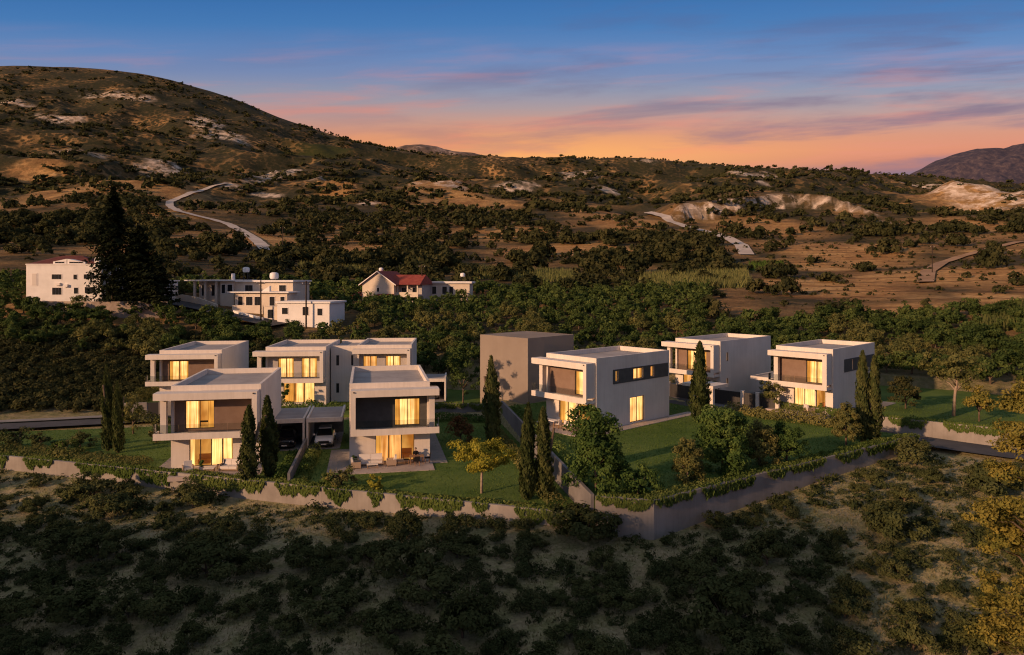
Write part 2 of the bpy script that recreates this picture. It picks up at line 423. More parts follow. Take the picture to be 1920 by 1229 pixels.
TS = math.tan(SUN_EL)
ESC = None          # white escarpment above the right hand track
def terr(x, y, detail=True):
    x = np.asarray(x, float); y = np.asarray(y, float)
    D = np.maximum(y, 30.0)
    u = np.clip(960 + F_PX * x / D, UG[0], UG[-1]); l = np.clip(np.log(D), LG[0], LG[-1])
    fu = (u - UG[0]) / (UG[1] - UG[0]); fl = (l - LG[0]) / (LG[1] - LG[0])
    iu = np.clip(fu.astype(int), 0, len(UG) - 2); il = np.clip(fl.astype(int), 0, len(LG) - 2)
    au = fu - iu; al = fl - il
    z = (TAB[il, iu] * (1 - au) + TAB[il, iu + 1] * au) * (1 - al) + (TAB[il + 1, iu] * (1 - au) + TAB[il + 1, iu + 1] * au) * al
    if detail:
        r = np.hypot(x, y)
        z = z + fbm(x / 7.0, y / 7.0, 3) * 0.35 * np.clip((62 - r) / 14, 0, 1)          # rough foreground slope
        far = np.clip((r - 190) / 160, 0, 1)
        z = z + far * np.clip((1900 - y) / 500, 0.25, 1) * (fbm(x / 60.0, y / 60.0, 4) * 3.4 * np.clip(r / 600, 0.2, 1.3))
        gull = np.abs(fbm(x / 330.0 + 3, y / 330.0, 4, 0.55))
        z = z - np.clip((r - 500) / 700, 0, 1) * np.clip((1740 - y) / 420, 0, 1) * (gull - 0.12) * 135
    if detail and ESC is not None:
        yl = np.interp(x, ESC[:, 0], ESC[:, 1]); ins = np.clip((x - ESC[0, 0]) / 15, 0, 1) * np.clip((ESC[-1, 0] - x) / 15, 0, 1)
        dy = y - yl + fbm(x / 9.0, y / 9.0, 3) * 7
        z = z + ins * 11 * np.clip(dy / 9.0, 0, 1) * np.exp(-np.maximum(dy - 30, 0) / 110.0)
    # unseen rise added behind the camera, shaped to shade the near slope
    s = -SUN_AZ_FROM
    q = x * s.x + y * s.y; p = -(x * -s.y + y * s.x)       # along the light, across it
    zs0 = np.interp(p, [-130, -90, -70, -62, -55, -47, -35, -27, -21, -16, -12, 0, 30, 80], [-30, -8, -1.5, 1.0, 3.0, 5.0, 10.4, 14.0, 12.5, 5.0, -3.0, -6, -10, -30])
    h = np.maximum(zs0 + 120 * TS + 4.5, 0)
    z = z + np.where(y < 30, h * np.exp(-((q + 120) / 32.0) ** 2), 0)
    if detail:
        for poly, pz in PLOTS:
            m = inside(poly, x, y)
            z = np.where(m, np.minimum(z, pz - 0.5), z)
    return z
def tz(x, y): return float(terr(np.array([x]), np.array([y]))[0])

def ray(px, py, d0=60, d1=3200):
    """where the line of sight through a photo pixel meets the ground (used to survey the hillside)"""
    ds = np.exp(np.linspace(math.log(d0), math.log(d1), 900))
    x = (px - 960) / F_PX * ds; zr = CAM_H - (py - HZ) / F_PX * ds
    d = terr(x, ds) - zr
    i = int(np.argmax(d > 0)) if (d > 0).any() else len(ds) - 1
    return float(x[i]), float(ds[i]), float(terr(x[i:i + 1], ds[i:i + 1])[0])

ESC = np.array(sorted(ray(px, py)[:2] for px, py in ((1255, 418), (1300, 414), (1345, 408), (1400, 400), (1450, 394), (1500, 390), (1560, 392), (1610, 398), (1660, 408))))
# ------------------------------------------------------------------ terrain mesh
ang = np.concatenate([np.linspace(-180, -60, 40, endpoint=False), np.linspace(-60, -40, 20, endpoint=False), np.linspace(-40, 40, 330, endpoint=False),
                      np.linspace(40, 60, 20, endpoint=False), np.linspace(60, 180, 40, endpoint=False)])
rad = np.concatenate([np.geomspace(2, 30, 14, endpoint=False), np.geomspace(30, 120, 130, endpoint=False), np.geomspace(120, 700, 120, endpoint=False), np.geomspace(700, 1900, 150, endpoint=False), np.geomspace(1900, 4500, 24)])
AA, RR = np.meshgrid(np.radians(ang), rad)
GX = RR * np.sin(AA); GY = RR * np.cos(AA)
GZ = terr(GX, GY)
na, nr = len(ang), len(rad)
V = np.stack([GX, GY, GZ], -1).reshape(-1, 3)
ii, jj = np.meshgrid(np.arange(nr - 1), np.arange(na), indexing='ij')
Fq = np.stack([ii * na + jj, ii * na + (jj + 1) % na, (ii + 1) * na + (jj + 1) % na, (ii + 1) * na + jj], -1).reshape(-1, 4)
Fq = Fq[:, ::-1]
# surveyed ground types: pale chalk, bare ochre soil, green scrub
CHALK = [(215, 176, 50, 8), (250, 188, 35, 7), (412, 255, 46, 6), (30, 190, 30, 6), (110, 218, 40, 6), (310, 308, 36, 8), (275, 316, 25, 7),
         (150, 284, 45, 3), (510, 322, 42, 7), (600, 330, 20, 4), (430, 350, 22, 7), (500, 368, 28, 5), (390, 228, 30, 7),
         (845, 345, 28, 7), (960, 352, 42, 8), (990, 345, 22, 5), (790, 340, 22, 4), (700, 375, 22, 5), (1090, 325, 35, 4), (1150, 360, 40, 4),
         (1660, 420, 18, 5), (1875, 366, 70, 10), (1840, 372, 30, 6), (1740, 350, 50, 5), (1420, 330, 45, 4), (1210, 303, 22, 3), (1430, 345, 22, 5)]
SOIL = [(60, 380, 60, 30), (60, 330, 50, 20), (230, 350, 120, 18), (180, 410, 110, 20), (400, 450, 130, 25), (330, 365, 60, 15), (830, 355, 90, 18), (900, 380, 80, 14), (620, 375, 40, 10),
        (700, 470, 70, 10), (1080, 470, 130, 14), (1180, 420, 60, 14), (950, 440, 90, 16), (1100, 395, 60, 12), (1450, 430, 90, 22), (1560, 465, 120, 26), (1500, 500, 90, 12), (1600, 545, 120, 22), (1480, 540, 70, 18),
        (1720, 520, 100, 30), (1850, 510, 70, 40), (1870, 430, 60, 20), (1700, 580, 90, 14), (1880, 560, 50, 22), (1760, 355, 70, 10)]
GREEN = [(590, 290, 60, 9), (1330, 500, 90, 14), (1450, 498, 40, 8)]
def blobs(lst, depth_k):
    s = np.zeros(V.shape[0])
    wob = fbm(V[:, 0] / 40, V[:, 1] / 40, 4) * 1.1
    for px, py, rx, ry in lst:
        x, d, z = ray(px, py)
        x2, d2, _ = ray(px, py - ry); x3, d3, _ = ray(px, py + ry)
        wx = rx * d / F_PX; wy = min(max(abs(d2 - d3) / 2, wx * 0.3), wx * 3)
        e = ((V[:, 0] - x) / wx) ** 2 + ((V[:, 1] - d) / wy) ** 2
        s = np.maximum(s, np.clip(1.5 - e + wob, 0, 1))
    return s
chalk = blobs(CHALK, 1)
_yl = np.interp(V[:, 0], ESC[:, 0], ESC[:, 1]); _dy = V[:, 1] - _yl + fbm(V[:, 0] / 9.0, V[:, 1] / 9.0, 3) * 7
chalk = np.where((V[:, 0] > ESC[0, 0]) & (V[:, 0] < ESC[-1, 0]) & (_dy > -1.5) & (_dy < 14), 1.0, chalk)
soil = blobs(SOIL, 1); green = blobs(GREEN, 1)
g_me = fast_mesh('ground', V, Fq)
for nm, arr in (('chalk', chalk), ('soil', soil), ('green', green)):
    a = g_me.attributes.new(nm, 'FLOAT', 'POINT'); a.data.foreach_set('value', arr.astype(np.float32))
g_me.polygons.foreach_set('use_smooth', np.ones(len(g_me.polygons), bool))
gm = bpy.data.materials.new('ground_mat'); gm.use_nodes = True
t = gm.node_tree; b = t.nodes['Principled BSDF']; b.inputs['Roughness'].default_value = 0.95; b.inputs['Specular IOR Level'].default_value = 0.1
geo = nn(t, 'ShaderNodeNewGeometry')
def gnoise(scale, detail=6, rough=0.6, dist=0.0):
    n = nn(t, 'ShaderNodeTexNoise'); n.inputs['Scale'].default_value = scale; n.inputs['Detail'].default_value = detail
    n.inputs['Roughness'].default_value = rough; n.inputs['Distortion'].default_value = dist
    t.links.new(geo.outputs['Position'], n.inputs['Vector']); return n.outputs['Fac']
def attr(nm):
    n = nn(t, 'ShaderNodeAttribute'); n.attribute_name = nm; return n.outputs['Fac']
soilc = ramp(t, gnoise(0.045, 9, 0.68), [(0.30, (0.25, 0.13, 0.055, 1)), (0.46, (0.40, 0.23, 0.095, 1)), (0.60, (0.52, 0.32, 0.135, 1)), (0.75, (0.56, 0.39, 0.21, 1))])
scrubc = ramp(t, gnoise(0.12, 8, 0.7), [(0.30, (0.032, 0.034, 0.017, 1)), (0.55, (0.072, 0.060, 0.032, 1)), (0.75, (0.16, 0.105, 0.055, 1))])
chalkc = ramp(t, gnoise(0.08, 8, 0.7), [(0.3, (0.52, 0.39, 0.29, 1)), (0.7, (0.80, 0.70, 0.60, 1))])
# general cover: patches of scrub over soil
cover = ramp(t, gnoise(0.011, 8, 0.65), [(0.36, (0, 0, 0, 1)), (0.54, (1, 1, 1, 1))])
cover = math_node(t, 'MULTIPLY', cover, math_node(t, 'SUBTRACT', 1.0, attr('soil'), clamp=True))
base_c = mix_col(t, cover, soilc, scrubc)
# far shrubs too small to build, as speckle; also paints shade on the mountain
vor = nn(t, 'ShaderNodeTexVoronoi'); vor.inputs['Scale'].default_value = 0.15
t.links.new(geo.outputs['Position'], vor.inputs['Vector'])
spk = ramp(t, vor.outputs['Distance'], [(0.46, (1, 1, 1, 1)), (0.68, (0, 0, 0, 1))])
vor2 = nn(t, 'ShaderNodeTexVoronoi'); vor2.inputs['Scale'].default_value = 0.045
t.links.new(geo.outputs['Position'], vor2.inputs['Vector'])
spk2 = ramp(t, vor2.outputs['Distance'], [(0.35, (1, 1, 1, 1)), (0.6, (0, 0, 0, 1))])
dist = nn(t, 'ShaderNodeVectorMath'); dist.operation = 'LENGTH'; t.links.new(geo.outputs['Position'], dist.inputs[0])
fard = math_node(t, 'MULTIPLY', math_node(t, 'SUBTRACT', dist.outputs['Value'], 420.0), 1 / 450.0, clamp=True)
spkf = math_node(t, 'MULTIPLY', math_node(t, 'MAXIMUM', spk, math_node(t, 'MULTIPLY', spk2, 0.8)), math_node(t, 'MULTIPLY', fard, math_node(t, 'SUBTRACT', 1.0, math_node(t, 'MULTIPLY', attr('soil'), 0.55))))
base_c = mix_col(t, math_node(t, 'MULTIPLY', spkf, 0.92), base_c, (0.034, 0.037, 0.019, 1))
rockn = ramp(t, gnoise(0.06, 9, 0.75, 0.6), [(0.60, (0, 0, 0, 1)), (0.70, (1, 1, 1, 1))])
base_c = mix_col(t, math_node(t, 'MULTIPLY', rockn, math_node(t, 'MULTIPLY', fard, 0.45)), base_c, (0.36, 0.28, 0.21, 1))
gfac = math_node(t, 'MULTIPLY', attr('green'), 0.9)
base_c = mix_col(t, gfac, base_c, (0.045, 0.055, 0.018, 1))
ck = math_node(t, 'MULTIPLY', attr('chalk'), ramp(t, gnoise(0.05, 7, 0.7), [(0.44, (0.0, 0.0, 0.0, 1)), (0.52, (1, 1, 1, 1))]))
ck = math_node(t, 'MULTIPLY', ck, math_node(t, 'SUBTRACT', 1.0, math_node(t, 'MULTIPLY', spk, 0.5)))
base_c = mix_col(t, ck, base_c, chalkc)
posx = nn(t, 'ShaderNodeSeparateXYZ'); t.links.new(geo.outputs['Position'], posx.inputs[0])
tl = math_node(t, 'FRACT', math_node(t, 'ADD', math_node(t, 'MULTIPLY', posx.outputs[2], 0.75), math_node(t, 'MULTIPLY', gnoise(0.02, 4), 2.5)))
tlm = ramp(t, tl, [(0.0, (1, 1, 1, 1)), (0.10, (0.8, 0.8, 0.8, 1)), (0.2, (0, 0, 0, 1))])
tl_on = math_node(t, 'MULTIPLY', math_node(t, 'MULTIPLY', math_node(t, 'SUBTRACT', dist.outputs['Value'], 150.0), 0.02, clamp=True), math_node(t, 'MULTIPLY', math_node(t, 'SUBTRACT', 750.0, dist.outputs['Value']), 0.005, clamp=True))
base_c = mix_col(t, math_node(t, 'MULTIPLY', math_node(t, 'MULTIPLY', tlm, tl_on), math_node(t, 'MULTIPLY', gnoise(0.03, 3), 1.7)), base_c, (0.13, 0.075, 0.035, 1))
dry = ramp(t, gnoise(0.55, 9, 0.78), [(0.34, (0.55, 0.52, 0.46, 1)), (0.62, (1.15, 1.15, 1.12, 1))])
base_c = mix_col(t, math_node(t, 'SUBTRACT', 1.0, math_node(t, 'MULTIPLY', attr('chalk'), 0.6)), base_c, mix_col(t, 1.0, base_c, dry, 'MULTIPLY'))
# near slope: drier grey-brown earth with thin grass
nearf = math_node(t, 'SUBTRACT', 1.0, math_node(t, 'MULTIPLY', math_node(t, 'SUBTRACT', dist.outputs['Value'], 85.0), 1 / 60.0), clamp=True)
nearc = ramp(t, gnoise(0.7, 9, 0.7), [(0.26, (0.19, 0.20, 0.085, 1)), (0.44, (0.30, 0.285, 0.14, 1)), (0.60, (0.44, 0.365, 0.225, 1)), (0.74, (0.29, 0.295, 0.125, 1))])
base_c = mix_col(t, nearf, base_c, nearc)
fine = ramp(t, gnoise(4.0, 8, 0.75), [(0.36, (0.55, 0.55, 0.5, 1)), (0.6, (1.1, 1.1, 1.1, 1))])
base_c = mix_col(t, math_node(t, 'MULTIPLY', nearf, 0.85), base_c, mix_col(t, 1.0, base_c, fine, 'MULTIPLY'))
t.links.new(base_c, b.inputs['Base Color'])
bp = nn(t, 'ShaderNodeBump'); bp.inputs['Strength'].default_value = 0.7; bp.inputs['Distance'].default_value = 1.2
t.links.new(gnoise(0.5, 10, 0.75), bp.inputs['Height']); t.links.new(bp.outputs[0], b.inputs['Normal'])
MATS['ground_mat'] = gm
ground = link('ground', g_me, None, 'ground_mat'); tag(ground, 'dry scrubby hillside rising behind the villas', None, None, 'structure')

# far mountains as bodies of their own
def mountain(name, label, sil, D, depth, mat):
    """sil: crest line as (photo column, row) at distance D"""
    pxs = np.linspace(sil[0][0], sil[-1][0], 110); ys = np.interp(pxs, [s[0] for s in sil], [s[1] for s in sil])
    xs = (pxs - 960) / F_PX * D; hs = CAM_H - (ys - HZ) / F_PX * D
    m = 50; vs = []; 
    for i in range(m):
        tt = i / (m - 1)                     # 0 front foot, 0.5 crest, 1 back foot
        k = math.sin(math.pi * tt) ** 1.0
        yy = D + (tt - 0.5) * depth
        n = fbm(xs / 300.0, np.full_like(xs, yy / 300.0) + 5, 5, 0.6)
        z = (hs - 120) * k + 120 - 60 * (1 - k) + np.abs(n) * -130 * math.sin(2 * math.pi * min(tt, .5)) + n * 20 * k
        vs.append(np.stack([xs * (yy / D) ** 0.3, np.full_like(xs, yy), z], -1))
    vs = np.concatenate(vs); n = len(pxs)
    i2, j2 = np.meshgrid(np.arange(m - 1), np.arange(n - 1), indexing='ij')
    f = np.stack([i2 * n + j2, i2 * n + j2 + 1, (i2 + 1) * n + j2 + 1, (i2 + 1) * n + j2], -1).reshape(-1, 4)
    me = fast_mesh(name, vs, f); me.polygons.foreach_set('use_smooth', np.ones(len(me.polygons), bool))
    tag(link(name, me, None, mat), label, None, None, 'structure')
def hill_mat(name, dark, mid, pale, scale):
    m = noisy(name, dark, mid, 0.02, 9, 0.95)
    t = m.node_tree; b = t.nodes['Principled BSDF']
    geo = nn(t, 'ShaderNodeNewGeometry')
    n = nn(t, 'ShaderNodeTexNoise'); n.inputs['Scale'].default_value = scale; n.inputs['Detail'].default_value = 10; n.inputs['Roughness'].default_value = 0.72
    t.links.new(geo.outputs['Position'], n.inputs['Vector'])
    c = ramp(t, n.outputs['Fac'], [(0.36, (*dark, 1)), (0.52, (*mid, 1)), (0.66, (*pale, 1))])
    t.links.new(c, b.inputs['Base Color'])
hill_mat('far_rock', (0.05, 0.045, 0.045), (0.16, 0.115, 0.09), (0.55, 0.42, 0.35), 0.02)
hill_mat('far_haze_tint', (0.028, 0.030, 0.055), (0.066, 0.055, 0.075), (0.13, 0.10, 0.105), 0.03)  # blue and purple of distance haze put into the rock colours
mountain('mountain', 'distant pale rocky mountain top peeping over the dark ridge', [(640, 330), (700, 300), (735, 281), (760, 274), (790, 272), (820, 276), (850, 285), (890, 288), (925, 298), (1000, 330)], 2900, 900, 'far_rock')
mountain('mountain', 'distant purple brown mountain beyond the right hillside', [(1620, 372), (1690, 338), (1710, 326), (1760, 302), (1800, 288), (1830, 281), (1870, 279), (1890, 275), (1925, 269), (2050, 262), (2250, 300), (2500, 380)], 3900, 1700, 'far_haze_tint')

# ------------------------------------------------------------------ site: terraces, roads, paving
def sheet(name, poly, z, mat, label, skirt=0.6, kind='structure'):
    o = MB().prism(poly, z - skirt, z).build(name, mat); tag(o, label, None, None, kind); return o
def outset(poly, d): return poly
sheet('lawn', PLOT_L, 0.0, 'lawn_mat', 'lawn terrace of the villas beside the double carport')
sheet('lawn', PLOT_R, 1.5, 'lawn_mat', 'raised lawn terrace behind the angled retaining wall')
sheet('lawn', PLOT_E, 1.75, 'lawn_mat', 'upper lawn beside the villa by the gateway')
sheet('driveway', PLOT_D, 1.5, 'concrete_dark', 'grey paved yard behind the dark gates')
sheet('lawn', PLOT_B, 0.3, 'lawn_mat', 'garden ground of the back row of villas')

def ribbon(name, pts, width, mat, label, lift=0.06, z=None, cross=3, samples=60, kind='structure'):
    """a strip draped over the ground along a plan polyline"""
    P = np.array([p[:2] for p in pts], float)
    seg = np.r_[0, np.cumsum(np.hypot(*np.diff(P, axis=0).T))]
    s = np.linspace(0, seg[-1], samples)
    X = np.interp(s, seg, P[:, 0]); Y = np.interp(s, seg, P[:, 1])
    for _ in range(3):
        X[1:-1] = (X[:-2] + 2 * X[1:-1] + X[2:]) / 4; Y[1:-1] = (Y[:-2] + 2 * Y[1:-1] + Y[2:]) / 4
    tx = np.gradient(X); ty = np.gradient(Y); ln = np.hypot(tx, ty); nx, ny = -ty / ln, tx / ln
    vs = []
    for k in range(cross):
        o = (k / (cross - 1) - 0.5) * width
        vs.append(np.stack([X + nx * o, Y + ny * o, np.zeros_like(X)], -1))
    vs = np.stack(vs, 1)
    if z is None:
        zz = terr(vs[..., 0], vs[..., 1]); zz = np.max(zz, axis=1, keepdims=True) * 0.7 + zz * 0.3 + lift
    else:
        zz = np.interp(s, np.linspace(0, seg[-1], len(z)), z)[:, None] * np.ones((1, cross))
    vs[..., 2] = zz
    vs = vs.reshape(-1, 3)
    i2, j2 = np.meshgrid(np.arange(samples - 1), np.arange(cross - 1), indexing='ij')
    f = np.stack([i2 * cross + j2, (i2 + 1) * cross + j2, (i2 + 1) * cross + j2 + 1, i2 * cross + j2 + 1], -1).reshape(-1, 4)[:, ::-1]
    me = fast_mesh(name, vs, f)
    return tag(link(name, me, None, mat), label, None, None, kind)
ribbon('road', [(-84, 78.0), (-66, 80.2), (-56, 82.6), (-48, 85.0), (-40, 87.6)], 3.6, 'asphalt', 'narrow asphalt lane left of the villas', z=[0.16, 0.16, 0.18, 0.2, 0.22])
ribbon('pavement', [(-84, 80.7), (-66, 82.9), (-56, 85.3), (-48, 87.7), (-43, 89.5)], 1.5, 'concrete', 'pale concrete verge along the narrow lane', z=[0.3, 0.3, 0.32, 0.34, 0.36])
ribbon('road', [(20.5, 92.2), (25.3, 86.4), (31.0, 80.6), (37.5, 74.6), (43.5, 70.0), (52, 64.6), (64, 58.0)], 4.6, 'asphalt', 'asphalt lane between the hedge and the gateway wall', z=[1.56, 1.45, 1.2, 0.9, 0.6, 0.45, 0.4])
ribbon('kerb', [(23.0, 93.4), (27.4, 87.4), (31.2, 83.6)], 0.5, 'concrete', 'pale kerb below the dark gates', z=[1.66, 1.6, 1.5])
ribbon('road', [(-98, 152), (-84, 153), (-72, 151), (-62, 146), (-54, 141), (-44, 136)], 5.5, 'asphalt', 'village street passing the flat roofed bungalow', lift=0.35)
# dirt tracks over the hillside
def track(pix, w, label, mat='track_mat'):
    dense = []
    for a, b2 in zip(pix[:-1], pix[1:]):
        n_ = max(2, int(math.dist(a, b2) / 6))
        dense += [(a[0] + (b2[0] - a[0]) * k / n_, a[1] + (b2[1] - a[1]) * k / n_) for k in range(n_)]
    pts = [ray(*p)[:2] for p in dense + [pix[-1]]]
    ribbon('dirt_track', pts, w, mat, label, lift=0.5, samples=160)
track([(425, 345), (395, 353), (350, 368), (318, 380), (318, 388), (335, 398), (372, 408), (425, 420), (455, 436), (480, 452), (500, 470), (506, 482)], 6.0, 'pale dirt track winding down the left hillside')
track([(1215, 402), (1245, 412), (1290, 428), (1335, 438), (1365, 448), (1390, 462), (1400, 480)], 7.0, 'pale dirt track below the white cliff')
track([(1735, 532), (1740, 512), (1765, 496), (1800, 484), (1850, 470), (1912, 455)], 4.5, 'dusty track climbing the right hillside', 'dust_track_mat')

# ------------------------------------------------------------------ retaining walls
def wall_run(name, pts, z0, z1, th, mat, label, cat='wall', coping=True):
    root = empty(name, (pts[0][0], pts[0][1], 0), 0, label, cat)
    ox, oy = pts[0]
    for k in range(len(pts) - 1):
        a = Vector(pts[k]) - Vector((ox, oy)); b2 = Vector(pts[k + 1]) - Vector((ox, oy))
        d = (b2 - a).normalized(); n = Vector((-d.y, d.x)) * th
        za = z1[k] if isinstance(z1, (list, tuple)) else z1; zb = z1[k + 1] if isinstance(z1, (list, tuple)) else z1
        poly = [a, b2, b2 + n, a + n]
        MB().prism([tuple(p) for p in poly], z0, [za, zb, zb, za]).build('wall_panel', mat, root)
    return root
FRONT_L = [(-70, 75.1), (-48.7, 68.4), (-24.0, 60.65), (1.4, 52.65), (5.75, 51.25)]
FRONT_R = [(5.85, 50.6), (9.8, 49.7), (24.9, 60.1), (40.0, 70.5)]
wall_run('retaining_wall', FRONT_L, -3.0, 0.28, 0.28, 'concrete', 'long low concrete retaining wall below the lawn of the carport villas')
wall_run('retaining_wall', FRONT_R, -3.0, 1.8, 0.3, 'concrete', 'tall concrete retaining wall bending round the raised lawn')
wall_run('boundary_wall', [(-1.35, 86.8), (5.55, 50.72)], -1.5, [2.3, 1.9], 0.25, 'concrete_dark', 'long grey boundary wall running between the two lawns')
wall_run('retaining_wall', [(31.2, 85.2), (39.2, 76.7), (46.3, 71.8), (64.5, 60.4)], -0.5, 2.35, 0.28, 'concrete', 'concrete garden wall beside the asphalt lane under the gateway villa')
wall_run('garden_wall', [(-12.9, 88.3), (-1.6, 87.5)], -0.5, 1.75, 0.28, 'concrete_dark', 'grey concrete wall with creeper behind the reddish shrub')
wall_run('garden_wall', [(-47.5, 87.2), (-44.6, 87.9)], -0.5, 1.9, 0.25, 'concrete', 'short concrete wall left of the single dark gate')
wall_run('garden_wall', [(-43.3, 88.2), (-37.5, 89.2)], -0.5, 1.9, 0.25, 'concrete', 'short concrete wall right of the single dark gate')
g = MB().box(0, 1.25, 0, 0.06, 0.1, 1.75).build('gate', 'gate_metal'); g.location = (-44.55, 87.98, 0.1); g.rotation_euler = (0, 0, R(13))
tag(g, 'single dark metal gate between two short concrete walls', 'gate')
wall_run('divider_wall', [(-20.9, 72.6), (-18.6, 59.6)], -0.5, 0.95, 0.22, 'concrete_dark', 'narrow dark grey wall dividing the two front gardens')
# gates and posts of the yard
def fence_panel(a, b2, z0, h, label):
    a = Vector(a); b2 = Vector(b2); d = b2 - a; L = d.length
    root = empty('gate', (a.x, a.y, z0), math.atan2(d.y, d.x), label, 'gate')
    n = max(2, int(round(L / 0.22)))
    for k in range(n):
        x0 = L * k / n; MB().box(x0 + 0.006, x0 + L / n - 0.006, 0, 0.04, 0.08, h).build('slat', 'gate_metal', root)
    MB().box(0, L, 0.042, 0.09, 0.15, 0.22).build('rail', 'gate_metal', root)
    MB().box(0, L, 0.042, 0.09, h - 0.25, h - 0.18).build('rail', 'gate_metal', root)
GA = [(20.9, 91.9), (23.9, 88.7), (27.5, 85.6), (28.9, 84.4), (31.0, 85.2)]
gp = [(20.6, 94.6), (23.2, 91.6), (27.9, 87.1), (29.3, 85.8), (31.1, 84.3)]
labels = ['wide dark slatted gate beside the tall villa side wall', 'long dark sliding gate in front of the paved yard', 'narrow dark gate between two pale posts', 'square dark gate panel next to the creeper wall']
plabels = ['pale gate post at the end of the wide slatted gate', 'pale gate post between the wide gate and the long sliding gate', 'pale gate post between the long sliding gate and the narrow gate', 'pale gate post right of the narrow gate', 'pale gate post against the creeper wall']
for k in range(4):
    a, b2 = Vector(gp[k]), Vector(gp[k + 1]); d = (b2 - a).normalized()
    fence_panel(a + d * 0.22, b2 - d * 0.22, 1.5, 1.75, labels[k])
for k in range(5):
    o = MB().box(-0.2, 0.2, -0.2, 0.2, -0.8, 1.9).box(-0.22, 0.22, -0.22, 0.22, 1.9, 1.96).build('gate_post', 'stucco')
    o.location = (gp[k][0], gp[k][1], 1.5); o.rotation_euler = (0, 0, R(-45)); tag(o, plabels[k], 'gate post')

# ------------------------------------------------------------------ windows
def open_boxes(s0, s1, z0, z1, ops):
    """split a wall rectangle round its openings; returns solid rectangles"""
    cuts = sorted({s0, s1, *[o[0] for o in ops], *[o[1] for o in ops]}); out = []
    for a, b2 in zip(cuts[:-1], cuts[1:]):
        hs = sorted([(o[2], o[3]) for o in ops if o[0] <= a + 1e-6 and o[1] >= b2 - 1e-6]); z = z0
        for h0, h1 in hs:
            if h0 > z: out.append((a, b2, z, h0))
            z = h1
        if z < z1: out.append((a, b2, z, z1))
    return out

rw = random.Random(5)
def window(parent, face, s0, s1, z0, z1, at, panes=2, curtains=None, room=2.2, lit=True, mat_frame='frame_metal'):
    """face 'f': wall facing -y at y=at ; face 'r': wall facing +x at x=at. s runs along the wall."""
    def T(mb):                                       # local (s, depth inwards, z) -> house space
        if face == 'f': mb.v = [(p[0], at + p[1], p[2]) for p in mb.v]
        else:
            mb.v = [(at - p[1], p[0], p[2]) for p in mb.v]
        return mb
    fr = 0.06; dp = 0.10
    m = MB(); W = s1 - s0
    m.box(s0, s1, dp, dp + 0.07, z0, z0 + fr).box(s0, s1, dp, dp + 0.07, z1 - fr, z1)
    m.box(s0, s0 + fr, dp, dp + 0.07, z0 + fr, z1 - fr).box(s1 - fr, s1, dp, dp + 0.07, z0 + fr, z1 - fr)
    for k in range(1, panes):
        x = s0 + W * k / panes; m.box(x - 0.035, x + 0.035, dp, dp + 0.07, z0 + fr, z1 - fr)
    w = T(m).build('window', mat_frame, parent)
    for k in range(panes):
        a = s0 + W * k / panes + 0.04; b2 = s0 + W * (k + 1) / panes - 0.04
        T(MB().add([(a, dp + 0.035, z0 + fr), (b2, dp + 0.035, z0 + fr), (b2, dp + 0.035, z1 - fr), (a, dp + 0.035, z1 - fr)], [(0, 1, 2, 3)])).build('pane', 'pane_glass' if lit else 'window_dark', w)
    if not lit: return w
    # room shell with its own emission instead of lamps: side walls, floor, ceiling and back
    r0, r1 = s0 - 0.25, s1 + 0.25
    mb = MB().add([(r0, 0.3, z0), (r1, 0.3, z0), (r1, room, z0), (r0, room, z0), (r0, 0.3, z1 + .1), (r1, 0.3, z1 + .1), (r1, room, z1 + .1), (r0, room, z1 + .1)],
                  [(0, 1, 2, 3), (4, 7, 6, 5), (3, 2, 6, 7), (0, 3, 7, 4), (1, 5, 6, 2)])
    T(mb).build('room', 'room_glow', w)
    # folded curtains
    soft = rw.random() < 0.35
    for (c0, c1, mat) in (curtains if curtains is not None else [(0, 1, 'curtain_glow')]):
        if soft and mat == 'curtain_glow': mat = 'curtain_soft'
        a = s0 + fr + (W - 2 * fr) * c0; b2 = s0 + fr + (W - 2 * fr) * c1
        n = max(8, int((b2 - a) / 0.045)); vs = []; 
        for k in range(n + 1):
            x = a + (b2 - a) * k / n; yy = 0.26 + 0.035 * math.sin(k * 1.15 + rw.random())
            vs += [(x, yy, z0 + 0.03), (x, yy, z1 - 0.05)]
        cb = MB().add(vs, [(2 * k, 2 * k + 2, 2 * k + 3, 2 * k + 1) for k in range(n)])
        T(cb).build('curtain', mat, w, smooth=True)
    return w

